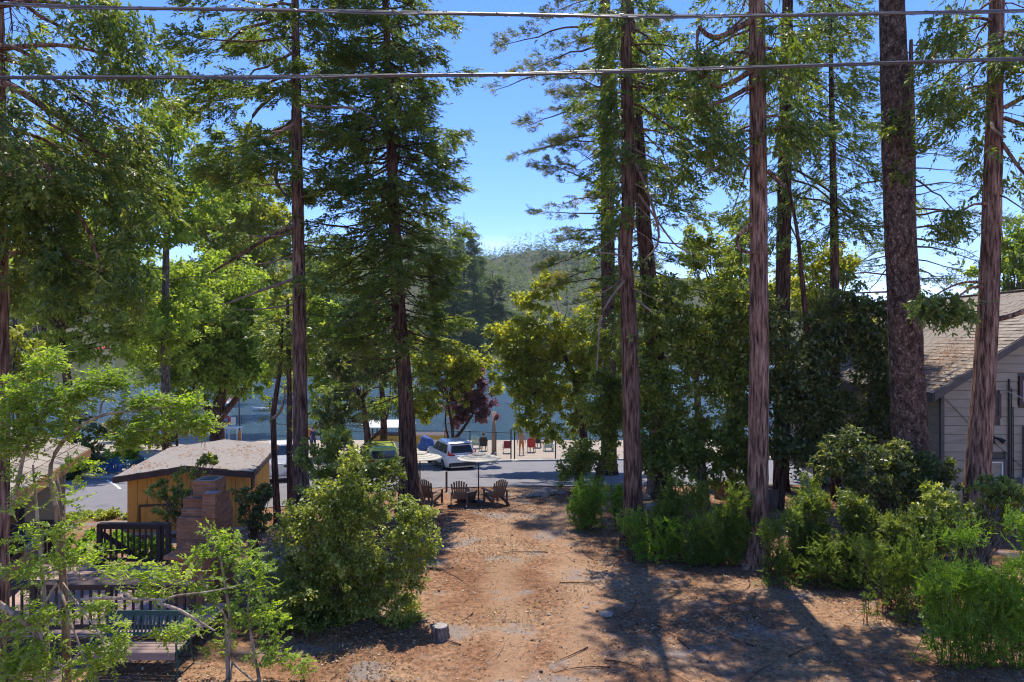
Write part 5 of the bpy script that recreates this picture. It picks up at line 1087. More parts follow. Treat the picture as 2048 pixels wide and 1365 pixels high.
d = 34.3; pickup('white pickup truck behind the two thin dark trunks', (P(598, 0, d)[0]-.9, d+.3), pi/2+math.radians(22))
# ---------------------------------------------------------------- beach: fence, hut, chairs, people
FEN = mat('fence_black', (.025, .026, .028), None, rough=.5)
fpts = [(830, 46.5), (890, 46.2), (940, 45.8), (992, 45.2), (1022, 44.8), (1029, 44.8), (1111, 45.2), (1180, 45.6), (1260, 46)]
pp = [(P(u, 0, d)[0], d) for u, d in fpts]
fence = thing('chain_link_fence', 'black chain link fence with a gate between the road and the beach', 'fence', (pp[3][0], pp[3][1], float(G(*pp[3]))))
for i, q in enumerate(pp):
    z = float(G(*q)); MB().tube([(q[0], q[1], z-.1), (q[0], q[1], z+(1.95 if i in (4, 5) else 1.75))], .045 if i in (4, 5, 6) else .033, 7).build('post', FEN, fence)
wires = MB()
for i in range(len(pp)-1):
    if i == 4: continue
    a, b = pp[i], pp[i+1]; za, zb = float(G(*a)), float(G(*b)); MB().tube([(a[0], a[1], za+1.7), (b[0], b[1], zb+1.7)], .024, 6).build('top_rail', FEN, fence)
    L = math.dist(a, b); n_ = max(2, int(L/.16)); at2 = lambda t, h: (a[0]+(b[0]-a[0])*t, a[1]+(b[1]-a[1])*t, za+(zb-za)*t+h)
    H_ = 1.66; dt = H_/L
    for k in range(-int(n_*dt)-1, n_+1):
        t0 = k/n_; t1 = t0+dt
        for fl in (0, 1):
            u0, u1 = max(t0, 0), min(t1, 1)
            if u1-u0 < .01: continue
            h0, h1 = (u0-t0)/dt*H_+.03, (u1-t0)/dt*H_+.03
            if fl: h0, h1 = H_+.06-h0, H_+.06-h1
            wires.tube([at2(u0, h0), at2(u1, h1)], .0032, 3, False)
o = wires.build('wire_mesh', FEN, fence); o['kind'] = 'stuff'
WD = mat('weathered_post', (.20, .16, .125), (.31, .26, .21), 6, .9, .3, (4, 4, 1))
x, y = P(988, 0, 48)[0], 48; z = float(G(x, y)); tag(MB().tube([(x, y, z-.2), (x, y, z+2.9)], [.18, .15], 10).build('wooden_post', WD, None, True), 'thick wooden post on the beach under the purple plum leaves', 'post')
x, y = P(991, 0, 44.2)[0], 44.2; z = float(G(x, y)); tag(MB().tube([(x, y, z-.1), (x, y, z+.5)], .08, 8).build('bollard', WD), 'short wooden bollard at the road edge left of the gate', 'bollard')
# yellow beach hut with a white roof
hx0, hx1, hy = P(742, 0, 51)[0], P(893, 0, 51)[0], 51.; z = float(G((hx0+hx1)/2, hy))-.05
hut = thing('beach_hut', 'low yellow beach hut with a white roof behind the lime green car', 'hut', ((hx0+hx1)/2, hy, z))
YEL = mat('yellow_board', (.46, .30, .05), (.55, .37, .08), 2, .7, .1)
mb = MB().box((hx0+.04, hy+.05, z), (hx1-.04, hy+1.9, z+1.0)).build('wall_core', BROWN, hut)
for i in range(8): MB().box((hx0, hy-random.uniform(0, .006), z+.02+i*.12), (hx1, hy+.045, z+.132+i*.12)).build('plank', YEL, hut)
rx1 = P(815, 0, 51)[0]
for x in (hx0+.1, rx1-.1):
    for y in (hy+.1, hy+1.8): MB().box((x-.05, y-.05, z+1.0), (x+.05, y+.05, z+1.62)).build('roof_post', BROWN, hut)
MB().prism([(hx0-.4, hy-.4, z+1.60), (rx1+.3, hy-.4, z+1.60), (rx1+.3, hy+1.0, z+2.0), (hx0-.4, hy+1.0, z+2.0)], (0, 0, .06)).prism([(hx0-.4, hy+1.0, z+2.0), (rx1+.3, hy+1.0, z+2.0), (rx1+.3, hy+2.4, z+1.6), (hx0-.4, hy+2.4, z+1.6)], (0, 0, .06)).build('roof', WHITE, hut)
SIGN = mat('sign_face', (.60, .63, .66), (.68, .70, .72), 5, .6)
def sign(u, v, d, w, h, label):
    c = P(u, v, d); z = float(G(c[0], c[1])); s = thing('notice_board', label, 'sign', (c[0], c[1], z))
    MB().box((c[0]-w/2, c[1]-.02, c[2]-h/2), (c[0]+w/2, c[1], c[2]+h/2)).build('board', SIGN, s); MB().tube([(c[0], c[1]+.03, z-.1), (c[0], c[1]+.03, c[2]+h/2-.05)], .03, 6).build('post', BLACK, s)
    return c
c = sign(796, 894, 44.6, .46, .62, 'white notice board beside the lime green car roof')
INK = mat('sign_ink', (.10, .12, .16))
sign(871, 887, 50.6, .32, .5, 'small grey notice board in front of the yellow hut wall')
# covered blue shape (a folded beach shade)
BLUE = mat('blue_cloth', (.02, .075, .30), (.03, .11, .40), 5, .7, .3)
def lump(name, label, cat, c, rx, ry, rz, m, seed):
    rr = random.Random(seed); bm = bmesh.new(); bmesh.ops.create_icosphere(bm, subdivisions=3, radius=1); ph = [rr.uniform(0, 6) for _ in range(4)]
    for v in bm.verts: q = v.co; f = 1+.12*math.sin(q.x*5+ph[0]+q.z*2)+.1*math.sin(q.y*6+ph[1])+.08*math.sin(q.z*7+ph[2]); v.co = Vector((q.x*f*rx, q.y*f*ry, max(q.z*f, -.6)*rz))
    me = bpy.data.meshes.new(name); bm.to_mesh(me); bm.free(); me.polygons.foreach_set('use_smooth', np.ones(len(me.polygons), bool)); o = link(name, me, m); o.location = c; return tag(o, label, cat)
x = P(853, 0, 48)[0]; lump('beach_tent', 'crumpled bright blue beach shade in front of the yellow hut', 'beach tent', (x, 48, float(G(x, 48))+.55), .55, .5, .62, BLUE, 3)
TEAL = mat('teal_resin', (.03, .20, .25), (.045, .26, .32), 5, .5); BLU2 = mat('blue_resin', (.03, .12, .32), (.045, .16, .40), 5, .5); PALE = mat('pale_green_resin', (.30, .42, .38), (.36, .48, .44), 5, .5)
for (u, d, m_, lb, rz) in ((246, 37.2, TEAL, 'teal beach chair facing the lake, nearest to the shed roof', .2), (207, 37.4, TEAL, 'teal beach chair under the bright green beach bush', -.1), (188, 38.2, BLU2, 'blue beach chair partly hidden by the bright green beach bush', -.3),
                           (228, 35.2, BLU2, 'blue beach chair standing alone at the kerb', .35), (286, 38.6, BLU2, 'blue beach chair behind the shed roof edge', 0), (273, 39.6, TEAL, 'teal beach chair under the feathery young tree', .1)):
    adirondack(lb, (P(u, 0, d)[0], d), rz, m_, 'beach chairs left of the shed')
for (u, d, m_, lb, rz) in ((1097, 49, PALE, 'pale green beach chair at the right end of the beach group', .1), (952, 50.5, PALE, 'pale green beach chair left of the seated dark figure', -.1)):
    adirondack(lb, (P(u, 0, d)[0], d), rz, m_, 'pale beach chairs behind the fence')
def campchair(label, loc, rz, m_):
    t = thing('camp_chair', label, 'chair', (0, 0, 0))
    f = MB()
    for s in (-1, 1): f.tube([(s*.27, .25, 0), (s*.27, -.24, .44), (s*.27, -.38, .95)], .013, 5).tube([(s*.27, -.3, 0), (s*.27, .25, .42), (s*.27, .27, .62)], .013, 5).tube([(s*.27, .27, .62), (s*.27, -.30, .64)], .016, 5)
    f.build('frame', BLACK, t)
    MB().prism([(-.26, .24, .42), (.26, .24, .42), (.26, -.24, .40), (-.26, -.24, .40)], (0, 0, .02)).build('seat', m_, t)
    MB().prism([(-.26, -.25, .44), (.26, -.25, .44), (.26, -.38, .94), (-.26, -.38, .94)], (0, .02, .005)).build('backrest', m_, t)
    t.location = (loc[0], loc[1], float(G(loc[0], loc[1]))); t.rotation_euler = (0, 0, rz); return t
MAR = mat('maroon_cloth', (.16, .02, .03), (.22, .035, .045), 6, .8); REDC = mat('red_cloth', (.38, .03, .035), (.48, .05, .05), 6, .8); DK = mat('dark_cloth', (.02, .022, .025), (.035, .036, .04), 6, .85); NAVY = mat('navy_cloth', (.02, .03, .09), (.03, .045, .13), 6, .8); ORG = mat('orange_cloth', (.50, .17, .03), (.58, .22, .05), 6, .8)
SKIN = mat('skin', (.42, .24, .165), (.50, .30, .21), 8, .6); HAIRB = mat('brown_hair', (.06, .035, .02), (.10, .06, .035), 10, .7); BLCL = mat('blue_cap', (.03, .10, .35), None, rough=.8)
campchair('dark maroon camp chair between the wooden post and the gate', (P(1014, 0, 47.6)[0], 47.6), .15, MAR)
campchair('red camp chair right of the standing bather', (P(1063, 0, 48.2)[0], 48.2), -.1, REDC)
cs = campchair('black camp chair under the seated dark figure', (P(967, 0, 49)[0], 49), 0, DK)
def person(label, loc, rz, pose, top, legs, hair=HAIRB, cap=None):
    root = thing('person', label, 'person', (0, 0, 0))
    if pose == 'stand':
        J = dict(pel=(0, 0, .95), sp=(0, .01, 1.15), ch=(0, .0, 1.36), nk=(0, .0, 1.50), hd=(0, .02, 1.60), hd2=(0, .03, 1.70), hl=(.10, 0, .90), kl=(.12, .02, .50), al=(.13, 0, .10), tl=(.15, .14, .04), hr=(-.10, 0, .90), kr=(-.11, .05, .50), ar=(-.12, .02, .10), tr=(-.14, .16, .04), sl=(.18, 0, 1.42), el=(.25, -.02, 1.14), wl=(.27, .08, .90), pl=(.27, .10, .82), sr=(-.18, 0, 1.42), er=(-.25, -.02, 1.14), wr=(-.26, .10, .90), pr=(-.26, .12, .82))
    else:
        J = dict(pel=(0, -.14, .50), sp=(0, -.18, .72), ch=(0, -.20, .94), nk=(0, -.17, 1.07), hd=(0, -.14, 1.16), hd2=(0, -.13, 1.26), hl=(.10, -.10, .50), kl=(.13, .34, .52), al=(.13, .38, .10), tl=(.13, .53, .04), hr=(-.10, -.10, .50), kr=(-.13, .34, .52), ar=(-.13, .40, .10), tr=(-.13, .55, .04), sl=(.19, -.19, 1.0), el=(.29, -.10, .75), wl=(.20, .14, .66), pl=(.17, .21, .64), sr=(-.19, -.19, 1.0), er=(-.29, -.10, .75), wr=(-.20, .14, .66), pr=(-.17, .21, .64))
    Rr = dict(pel=(.15, .11), sp=(.135, .10), ch=(.165, .115), nk=(.055, .055), hd=(.085, .10), hd2=(.075, .085), hl=(.095, .095), kl=(.06, .06), al=(.042, .042), tl=(.035, .025), sl=(.062, .062), el=(.045, .045), wl=(.030, .030), pl=(.034, .018))
    key = list(J); E_ = [('pel', 'sp'), ('sp', 'ch'), ('ch', 'nk'), ('nk', 'hd'), ('hd', 'hd2')]
    for s in 'lr': E_ += [('pel', 'h'+s), ('h'+s, 'k'+s), ('k'+s, 'a'+s), ('a'+s, 't'+s), ('ch', 's'+s), ('s'+s, 'e'+s), ('e'+s, 'w'+s), ('w'+s, 'p'+s)]
    me = bpy.data.meshes.new('person_body'); me.from_pydata([J[k] for k in key], [(key.index(a), key.index(b)) for a, b in E_], [])
    o = bpy.data.objects.new('body', me); COL.objects.link(o)
    sk = o.modifiers.new('skin', 'SKIN'); sk.use_smooth_shade = True
    for i, k in enumerate(key):
        me.skin_vertices[0].data[i].radius = Rr.get(k) or Rr[k[:-1]+'l']; me.skin_vertices[0].data[i].use_root = (k == 'pel')
    o.modifiers.new('sub', 'SUBSURF').render_levels = 2; o.modifiers['sub'].levels = 2
    dg = bpy.context.evaluated_depsgraph_get(); nm = bpy.data.meshes.new_from_object(o.evaluated_get(dg)); bpy.data.objects.remove(o)
    # five fingers on each hand, in the same mesh
    fm = MB()
    for s in 'lr':
        w_, p_ = Vector(J['w'+s]), Vector(J['p'+s]); dr = (p_-w_).normalized(); sd = dr.cross(Vector((1, .2, 0))).normalized()
        for k in range(4): b_ = p_+sd*(k-1.5)*.017; fm.tube([b_-dr*.02, b_+dr*.035, b_+dr*(.06+.012*(k in (1, 2)))+Vector((0, .015, 0))], [.009, .008, .006], 5)
        b_ = w_+dr*.04+sd*.03; fm.tube([b_, b_+sd*.025+dr*.025, b_+sd*.03+dr*.05], [.011, .009, .007], 5)
    bm = bmesh.new(); bm.from_mesh(nm); t2 = bpy.data.meshes.new('t'); t2.from_pydata(fm.v, [], fm.f); bm.from_mesh(t2); bm.to_mesh(nm); bm.free(); bpy.data.meshes.remove(t2)
    nm.materials.clear(); [nm.materials.append(m_) for m_ in (SKIN, top, legs)]
    seg = [(Vector(J[a]), Vector(J[b]), a, b) for a, b in E_]
    for p in nm.polygons:
        c = p.center; best = min(seg, key=lambda q: (c-(q[0]+(q[1]-q[0])*max(0, min(1, (c-q[0]).dot(q[1]-q[0])/((q[1]-q[0]).length_squared)))) ).length)
        a, b = best[2], best[3]
        p.material_index = 1 if (b in ('sp', 'ch', 'sl', 'sr') or (b in ('el', 'er') and top is not SKIN)) else 2 if (b in ('hl', 'hr', 'kl', 'kr') or a == 'pel') else 0
        p.use_smooth = True
    link('body', nm, None, root)
    h = Vector(J['hd2']); hm = MB().lathe([(.102, -.075), (.112, -.01), (.098, .05), (.055, .092), (.01, .10)], (h.x, h.y-.025, h.z), 14); hm.build('cap' if cap else 'hair', cap or hair, root, True)
    fc = Vector(J['hd']); f2 = MB().tube([(fc.x, fc.y+.085, fc.z+.04), (fc.x, fc.y+.122, fc.z)], [.009, .017], 6)
    f2.build('nose', SKIN, root)
    for s in (-1, 1):
        MB().lathe([(.004, -.014), (.011, -.006), (.011, .006), (.004, .014)], (fc.x+s*.035, fc.y+.094, fc.z+.05), 8).build('eye', BLACK, root); MB().box((fc.x+s*.094-.008, fc.y-.02, fc.z), (fc.x+s*.094+.008, fc.y+.02, fc.z+.06)).build('ear', SKIN, root, bevel=.006)
    MB().box((fc.x-.026, fc.y+.088, fc.z-.035), (fc.x+.026, fc.y+.099, fc.z-.025)).build('mouth', MAR, root)
    root.location = (loc[0], loc[1], float(G(loc[0], loc[1]))); root.rotation_euler = (0, 0, rz); return root
person('person in dark clothes sitting on a black camp chair facing the lake', (P(967, 0, 49)[0], 49), 0, 'sit', DK, DK)
person('tanned person in orange swimming shorts standing with their back to us by the gate', (P(1043, 0, 46.6)[0], 46.6), .2, 'stand', SKIN, ORG)
person('person in a red shirt sitting on the red camp chair', (P(1063, 0, 48.2)[0], 48.2), -.1, 'sit', REDC, NAVY)
person('person in a navy shirt and blue cap sitting right of the red chair', (P(1075, 0, 51)[0], 51), -.3, 'sit', NAVY, NAVY, cap=BLCL)
person('person in an orange shirt standing behind the pickup roof', (P(618, 0, 50)[0], 50), .3, 'stand', ORG, NAVY)
person('person in a navy shirt standing right of the bare-limbed cedar trunk', (P(627, 0, 49)[0], 49), -.2, 'stand', NAVY, NAVY)
campchair('dark camp chair under the person with the blue cap', (P(1075, 0, 51)[0], 51), -.3, DK)
# lifeguard stand
lx, ly = P(466, 0, 56)[0], 56.; lz = float(G(lx, ly)); ls = thing('lifeguard_stand', 'white lifeguard stand with a red and white parasol at the waterline', 'lifeguard stand', (lx, ly, lz))
for sx2 in (-.5, .5):
    for sy2 in (-.4, .4): MB().box((lx+sx2-.04, ly+sy2-.04, lz-.3), (lx+sx2+.04, ly+sy2+.04, lz+1.15)).build('leg', WHITE, ls)
MB().box((lx-.62, ly-.5, lz+1.15), (lx+.62, ly+.5, lz+1.23)).build('platform', WHITE, ls)
for sx2 in (-.55, .1, .55): MB().tube([(lx+sx2, ly+.42, lz+1.23), (lx+sx2, ly+.42, lz+2.1)], .022, 6).build('rail_post', BLACK, ls)
MB().box((lx-.3, ly-.1, lz+1.4), (lx+.1, ly+.3, lz+1.46)).box((lx-.3, ly+.3, lz+1.4), (lx+.1, ly+.34, lz+2)).build('seat', WHITE, ls)
MB().tube([(lx-.32, ly, lz+1.23), (lx-.32, ly, lz+3.7)], .025, 6).build('parasol_pole', WHITE, ls)
for k in range(8):
    a0, a1 = 2*pi*k/8, 2*pi*(k+1)/8; r_ = .62; cx_, cy_ = lx-.32, ly
    MB().prism([(cx_+r_*math.cos(a0), cy_+r_*math.sin(a0), lz+3.2), (cx_+r_*math.cos(a1), cy_+r_*math.sin(a1), lz+3.2), (cx_, cy_, lz+3.75)], (0, 0, .012)).build('parasol_panel', REDC if k % 2 else WHITE, ls)
mb = MB(); 
ringp = [(lx-.34+.26*math.cos(2*pi*k/16), ly-.46, lz+1.85+.26*math.sin(2*pi*k/16)) for k in range(17)]; mb.tube(ringp, .07, 8, False)
tag(mb.build('life_ring', REDC, None, True), 'red life ring hanging on the lifeguard stand', 'life ring')
tag(MB().lathe([(.10, 0), (.12, .1), (.12, .7), (.08, .95), (.02, 1.0)], (lx+.72, ly-.4, lz), 10).build('rescue_board', ORG, None, True), 'orange rescue can leaning at the lifeguard stand', 'rescue can')
# rowing boat out on the lake, and a purple parasol on the other side
b0 = P(531, 823, 82); hull = MB(); V = []
for i in range(9):
    t = i/8; x = (t-.5)*3.2; w = .6*(1-abs(2*t-1)**2.5)+.02
    V += [(x, -w, .35+.15*(2*t-1)**2), (x, -w*.6, -.05), (x, w*.6, -.05), (x, w, .35+.15*(2*t-1)**2)]
hull.add(V, [(i*4+k, i*4+k+1, i*4+k+5, i*4+k+4) for i in range(8) for k in range(3)])
bt = thing('rowing_boat', 'small white boat out on the lake between the maple and the thin trunks', 'boat', (b0[0], 82, WATER)); o = hull.build('hull', WHITE, None, True); o.parent = bt
for x in (-.6, .4): o = MB().box((x-.12, -.5, .2), (x+.12, .5, .24)).build('bench_seat', WD, None); o.parent = bt
PUR = mat('purple_canvas', (.22, .03, .25), (.28, .05, .32), 5, .8)
for (u, v, m_, lb) in ((228, 686, PUR, 'purple parasol on the far shore, seen through the left trees'), (207, 698, REDC, 'red parasol on the far shore left of the purple one')):
    c = P(u, v, 134); zz = float(H(np.array([c[0]]), np.array([134.]))[0]); t = thing('parasol', lb, 'umbrella', (c[0], 134, zz))
    MB().tube([(c[0], 134, zz-.2), (c[0], 134, c[2]+.2)], .06, 6).build('pole', WHITE, t); MB().lathe([(1.5, -.1), (1.2, .2), (.3, .6), (.02, .7)], c, 10).build('canopy', m_, t)
# ---------------------------------------------------------------- overhead cables
CABM = mat('cable_sheath', (.055, .05, .055), (.10, .09, .095), 3, .5, 0, (1, 1, 1), 0, .5); CABL = mat('cable_grey', (.13, .125, .13), (.21, .20, .20), 3, .4, 0, None, .3, .5)
def cable(label, pts, d, rm, second, seed):
    rr = random.Random(seed); pth = spline(np.array([P(u, v, d) for u, v in pts]), 160)
    pth[:, 2] += np.interp(np.arange(160), np.arange(0, 160, 8), [rr.uniform(-.006, .006) for _ in range(20)])
    t = thing('overhead_cable', label, 'cable', pth[80])
    MB().tube(list(pth), rm, 8, False).build('cable', CABM, t, True)
    up = pth.copy(); up[:, 2] += rm*1.25+.004; MB().tube(list(up), rm*.42, 6, False).build('messenger_wire', CABL, t, True)
    if second:
        s2 = pth.copy(); a = np.linspace(0, second, 160)
        s2[:, 2] += np.sin(a)*rm*1.05-.004; s2[:, 1] += -np.abs(np.cos(a))*rm*.9-rm*.4; MB().tube(list(s2), rm*.55, 6, False).build('wrapped_strand', CABL if seed == 5 else CABM, t, True)
    n_ = 1500; s = np.linspace(0, 1, n_); idx = s*159
    c = np.stack([np.interp(idx, np.arange(160), pth[:, k]) for k in range(3)], -1); c[:, 2] += rm*.35; a = s*2*pi*75
    c[:, 1] += np.cos(a)*(rm*1.15); c[:, 2] += np.sin(a)*(rm*1.75)
    o = MB().tube(list(c), .0035, 3, False).build('lashing_wire', CABL, t)
cable('upper overhead cable bundle crossing the whole sky, sagging in the middle', [(-900, -30), (0, 10), (128, 15), (500, 21), (1050, 32), (1400, 34), (1700, 30), (2048, 23), (2900, -6)], 9, .0165, 40, 5)
cable('lower overhead cable bundle crossing the sky, rising to the right', [(-900, 166), (0, 157), (500, 156), (1000, 151), (1500, 137), (2048, 119), (2900, 78)], 9.6, .0185, 30, 6)
# ---------------------------------------------------------------- young locust tree right under the window
sd = 8.; gz_ = float(G(-5.3, 8))
sap = thing('locust_sapling', 'thin pale-branched leafy young tree in the left foreground over the deck', 'tree', (P(130, 0, sd)[0], sd, gz_-.1))
tp = pxpath([(132, 1700, 20), (134, 1365, 17), (132, 1250, 15), (126, 1150, 14), (118, 1060, 12), (112, 1010, 9)], sd); tp[0, 2] = gz_-.15
trunkmesh(tp, BARK_TAN, sap, 'trunk', 14, 40, .05, False)
lo_ = lambda pts, dd=sd: spline(pxpath(pts, dd), 14)
limbs = [[(92, 1700, 12, 8.2), (98, 1365, 9, 8.2), (90, 1200, 8, 8.1), (76, 1060, 6, 8), (66, 930, 4, 8)], [(-60, 1180, 13, 7.6), (0, 1207, 12, 7.7), (70, 1262, 9, 7.8), (82, 1290, 7, 7.9), (108, 1330, 6, 8)],
         [(112, 1012, 9), (92, 935, 8), (125, 880, 8, 7.9), (165, 845, 7, 7.8), (200, 828, 6, 7.8), (290, 818, 4, 7.8), (392, 811, 2, 7.8)], [(200, 828, 4, 7.8), (203, 808, 4, 7.8), (214, 795, 2, 7.8)],
         [(20, 1030, 8, 7.8), (38, 960, 8, 7.8), (44, 920, 7, 7.8), (62, 870, 5, 7.8), (100, 800, 3, 7.8)], [(116, 1165, 6), (100, 1190, 5), (76, 1230, 5, 7.9), (80, 1270, 4, 7.8), (92, 1300, 3, 7.8)],
         [(118, 1170, 6), (140, 1240, 5, 7.8), (160, 1295, 4, 7.7), (175, 1325, 3, 7.6)], [(205, 1196, 7, 7.6), (262, 1198, 6, 7.6), (240, 1180, 3, 7.6)], [(318, 1207, 7, 7.6), (360, 1220, 6, 7.5), (400, 1245, 5, 7.5), (430, 1262, 3, 7.5)],
         [(320, 1205, 4, 7.6), (345, 1192, 4, 7.6), (410, 1185, 3, 7.6), (470, 1174, 2, 7.6)], [(108, 1005, 5), (106, 960, 5), (118, 1000, 4)], [(126, 1010, 4), (118, 970, 4), (112, 950, 3)],
         [(150, 1140, 5), (170, 1165, 4, 7.8), (195, 1140, 4, 7.8), (235, 1150, 3, 7.8)], [(112, 810, 3, 7.9), (160, 830, 3, 7.9), (190, 842, 2, 7.9), (250, 880, 2, 7.9), (280, 890, 1.5, 7.9)], [(105, 1320, 4, 7.8), (130, 1335, 4, 7.7), (160, 1305, 3, 7.6)],
         [(210, 1290, 2.5, 7.5), (190, 1255, 2.5, 7.5), (165, 1220, 2.5, 7.6), (122, 1160, 3, 8)], [(330, 1200, 4, 7.6), (262, 1198, 5, 7.6), (205, 1196, 6, 7.6), (150, 1200, 6, 7.8), (128, 1210, 7, 8)]]
for L_ in limbs:
    q = spline(pxpath(L_, sd), 16); V, Fq = tubes_np(q[None, :, :3], q[None, :, 3], 7); npmesh('branch', V, Fq, BARK_PALE, sap, True)
Vs = []; tws = []
def fronds(u, v, ru, rv, n_, dd=7.8, ll=.055):
    n_ = int(n_*(1.9 if v < 960 else 1.05)*(1 if dd < 9 else .75)); c = P(u, v, dd); q = unit(R.normal(size=(n_, 3)))*R.uniform(0, 1, (n_, 1))**.45*np.array([ru, (ru+rv)*.5, rv])*dd/F+c
    ax = R.normal(size=(n_, 3)); ax[:, 2] = ax[:, 2]*.5-.15; nr = R.normal(0, .4, (n_, 3))+np.array([0, 0, 1.])
    Vs.append(sprays(q, ax, nr, .17*R.uniform(.6, 1.3, n_), 11, ll*1.1, .46, 60, .2))
    t = np.linspace(0, 1, 4)[None, :, None]; tws.append(q[:, None]+unit(ax)[:, None]*t*.2)
for a in ((50, 800, 70, 60, 150), (30, 880, 60, 46, 80), (110, 850, 60, 40, 56), (150, 790, 60, 30, 70), (60, 960, 46, 30, 22), (210, 760, 60, 26, 60), (95, 720, 46, 26, 40), (290, 800, 60, 16, 40), (370, 805, 46, 14, 36), (395, 845, 50, 22, 40), (310, 850, 60, 24, 46), (250, 880, 46, 22, 36),
          (160, 930, 36, 20, 16), (140, 990, 40, 26, 16), (40, 1010, 40, 24, 14), (60, 1075, 60, 26, 32), (130, 1060, 36, 22, 30), (160, 1110, 60, 22, 46), (250, 1140, 70, 20, 50), (60, 1140, 60, 30, 60), (330, 1150, 60, 22, 46), (290, 1190, 46, 16, 30), (190, 1215, 46, 18, 36),
          (50, 1240, 50, 36, 60), (70, 1310, 60, 46, 100), (30, 1345, 50, 40, 90), (215, 1300, 50, 26, 60), (180, 1335, 50, 24, 50), (110, 1225, 36, 20, 30), (225, 1260, 36, 14, 24), (380, 1255, 46, 20, 36), (330, 1265, 36, 12, 20)): fronds(*a)
V, Fq = tubes_np(np.concatenate(tws), np.full((sum(len(t) for t in tws), 4), .0028), 3); o = npmesh('leaf_stalks', V, Fq, BARK_PALE, sap, True); o['kind'] = 'stuff'
leafmesh('crown', Vs, L_LOCUST, sap)
# second locust between chimney and big bush
s2d = 12.; g2 = float(G(-4.6, s2d)); sp2 = thing('locust_sapling', 'leafy locust suckers between the brick chimney and the big round bush', 'shrub', (P(470, 0, s2d)[0], s2d, g2))
for L_ in ([(455, 1330, 8), (462, 1240, 7), (450, 1170, 5), (440, 1110, 4)], [(520, 1365, 7), (505, 1290, 6), (495, 1220, 4), (500, 1160, 3)], [(455, 1240, 5), (420, 1190, 4), (400, 1150, 3)], [(460, 1320, 5), (480, 1340, 4), (510, 1365, 4)]):
    q = spline(pxpath(L_, s2d), 14); q[0, 2] = min(q[0, 2], g2-.05); V, Fq = tubes_np(q[None, :, :3], q[None, :, 3], 6); npmesh('stem', V, Fq, BARK_PALE, sp2, True)
Vs = []; tws = []
for a in ((440, 1075, 46, 26, 60), (410, 1110, 40, 22, 44), (480, 1120, 56, 36, 80), (420, 1170, 50, 26, 56), (500, 1190, 46, 36, 60), (540, 1240, 46, 40, 70), (470, 1240, 46, 30, 44), (545, 1310, 50, 36, 70), (420, 1220, 40, 20, 30), (600, 1330, 36, 24, 36), (520, 1140, 30, 26, 30), (430, 1290, 36, 20, 24)): fronds(*a, dd=s2d, ll=.075)
V, Fq = tubes_np(np.concatenate(tws), np.full((sum(len(t) for t in tws), 4), .003), 3); o = npmesh('leaf_stalks', V, Fq, BARK_PALE, sp2, True); o['kind'] = 'stuff'
leafmesh('foliage', Vs, L_LOCUST, sp2)
# ---------------------------------------------------------------- litter on the dirt
def scatter(name, n_, xr, yr, ll, lw, mat_, flat=.25, dens=None, lift=.012):
    x = R.uniform(*xr, n_); y = yr[0]+(yr[1]-yr[0])*R.uniform(0, 1, n_)**1.25
    if dens is not None: k = R.uniform(0, 1, n_) < dens(x, y); x, y = x[k], y[k]
    n_ = len(x); p = np.stack([x, y, G(x, y)+lift], -1); d_ = np.stack([R.normal(size=n_), R.normal(size=n_), R.normal(0, flat, n_)+.1], -1); nr = np.stack([R.normal(0, .4, n_), R.normal(0, .4, n_), np.ones(n_)], -1)
    L = R.uniform(.5, 1.2, n_)*ll; o = npmesh(name, blades(p, d_, L, L*lw, unit(nr), .15), quads(n_), mat_); o['kind'] = 'stuff'
L_LIT = leafmat('dry_leaf', [(.03, .018, .012), (.12, .065, .038), (.30, .20, .13), (.52, .44, .34)], (1, .9, .8), .15, .8, .2, 2.5)
L_GRASS = leafmat('dry_grass', [(.10, .13, .035), (.22, .20, .07), (.40, .33, .15)], (1.2, 1.1, .7), .3, .7, .2)
patch = lambda x, y: .12+.88*np.clip(np.sin(x*.9+1.7*np.sin(y*.6))*np.sin(y*.8+1.3*np.sin(x*.7+2))*1.4+.1, 0, 1)
scatter('leaf_litter', 60000, (-9, 12), (9.5, 29), .07, .55, L_LIT, .3, patch)
scatter('fine_litter', 30000, (-9, 12), (9.5, 24), .035, .6, L_LIT, .3)
scatter('needle_litter', 26000, (-9, 14), (9.5, 27), .14, .07, L_DEAD, .1, lambda x, y: np.clip((x-2+.4*(16-y))/5, .08, 1))
gr = lambda x, y: np.clip(np.sin(x*1.1+2*np.sin(y*.5+1))*np.sin(y*.9+x*.4+.6)-.45, 0, 1)*1.4
scatter('dry_grass', 40000, (-5, 6), (10, 26), .11, .09, L_GRASS, 1.2, gr)
nchip = 1800; x = R.uniform(-8, 11, nchip); y = R.uniform(9.5, 26, nchip); mb = MB(); oct_ = [(1, 0, 0), (-1, 0, 0), (0, 1, 0), (0, -1, 0), (0, 0, .7), (0, 0, -.5)]; of_ = [(0, 2, 4), (2, 1, 4), (1, 3, 4), (3, 0, 4), (2, 0, 5), (1, 2, 5), (3, 1, 5), (0, 3, 5)]
for i in range(nchip):
    s = random.uniform(.010, .035)*(1.5 if random.random() < .06 else 1); a = random.uniform(0, 6); z = float(G(x[i], y[i])); mb.add([(x[i]+s*(q[0]*math.cos(a)*1.3-q[1]*math.sin(a)), y[i]+s*(q[0]*math.sin(a)*1.3+q[1]*math.cos(a)), z+s*q[2]*.7) for q in oct_], of_)
o = mb.build('gravel', ROCK); o['kind'] = 'stuff'
tw = []; 
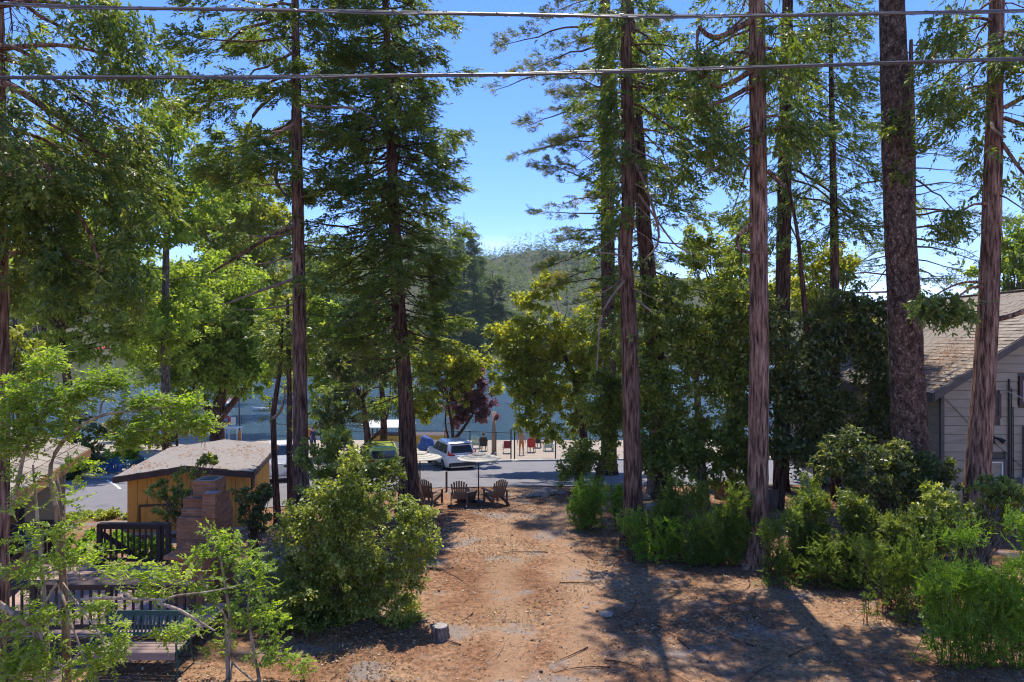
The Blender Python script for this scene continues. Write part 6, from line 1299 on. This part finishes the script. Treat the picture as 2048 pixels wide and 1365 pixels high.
for i in range(240):
    x0 = random.uniform(-7, 11); y0 = random.uniform(9.8, 26); a = random.uniform(0, pi); L = random.uniform(.1, .6); tw.append([(x0+L*t*math.cos(a), y0+L*t*math.sin(a), float(G(x0, y0))+.015+random.uniform(0, .02)) for t in (0, .33, .66, 1)])
V, Fq = tubes_np(np.array(tw), np.tile([.007, .006, .005, .003], (240, 1)), 4); o = npmesh('fallen_twigs', V, Fq, TWIG); o['kind'] = 'stuff'
tw = []
for i in range(46):
    x0 = random.uniform(-3, 10); y0 = random.uniform(10.2, 25); a = random.uniform(0, 2*pi); L = random.uniform(.5, 1.6); k_ = random.uniform(-.5, .5)
    tw.append([(x0+L*t*math.cos(a+k_*t), y0+L*t*math.sin(a+k_*t), float(G(x0+L*t*math.cos(a), y0+L*t*math.sin(a)))+.02+.05*t*(1-t)) for t in (0, .2, .4, .6, .8, 1)])
V, Fq = tubes_np(np.array(tw), np.tile([.014, .013, .011, .009, .007, .004], (46, 1)), 5); o = npmesh('fallen_branches', V, Fq, BARK_DARK); o['kind'] = 'stuff'
mb = MB()
for i in range(90):
    x0 = random.uniform(-3, 11); y0 = 9.8+15*random.random()**1.3; s = random.uniform(.015, .03); a = random.uniform(0, 6); z = float(G(x0, y0))+s*.7
    mb.tube([(x0+s*t*1.7*math.cos(a), y0+s*t*1.7*math.sin(a), z) for t in (-1, -.4, .3, 1)], [s*.35, s*.85, s*.75, s*.2], 6)
o = mb.build('pine_cones', BROWN); o['kind'] = 'stuff'
# ---------------------------------------------------------------- the air over the lake
m = bpy.data.materials.new('haze_air'); m.use_nodes = True; n = m.node_tree.nodes; n.clear(); out = n.new('ShaderNodeOutputMaterial'); pv = n.new('ShaderNodeVolumePrincipled')
pv.inputs['Color'].default_value = (.80, .88, 1, 1); pv.inputs['Density'].default_value = .00013; pv.inputs['Anisotropy'].default_value = .3; m.node_tree.links.new(pv.outputs[0], out.inputs['Volume'])
o = MB().box((-470, -60, -7), (470, 930, 125)).build('haze', m); o['kind'] = 'stuff'
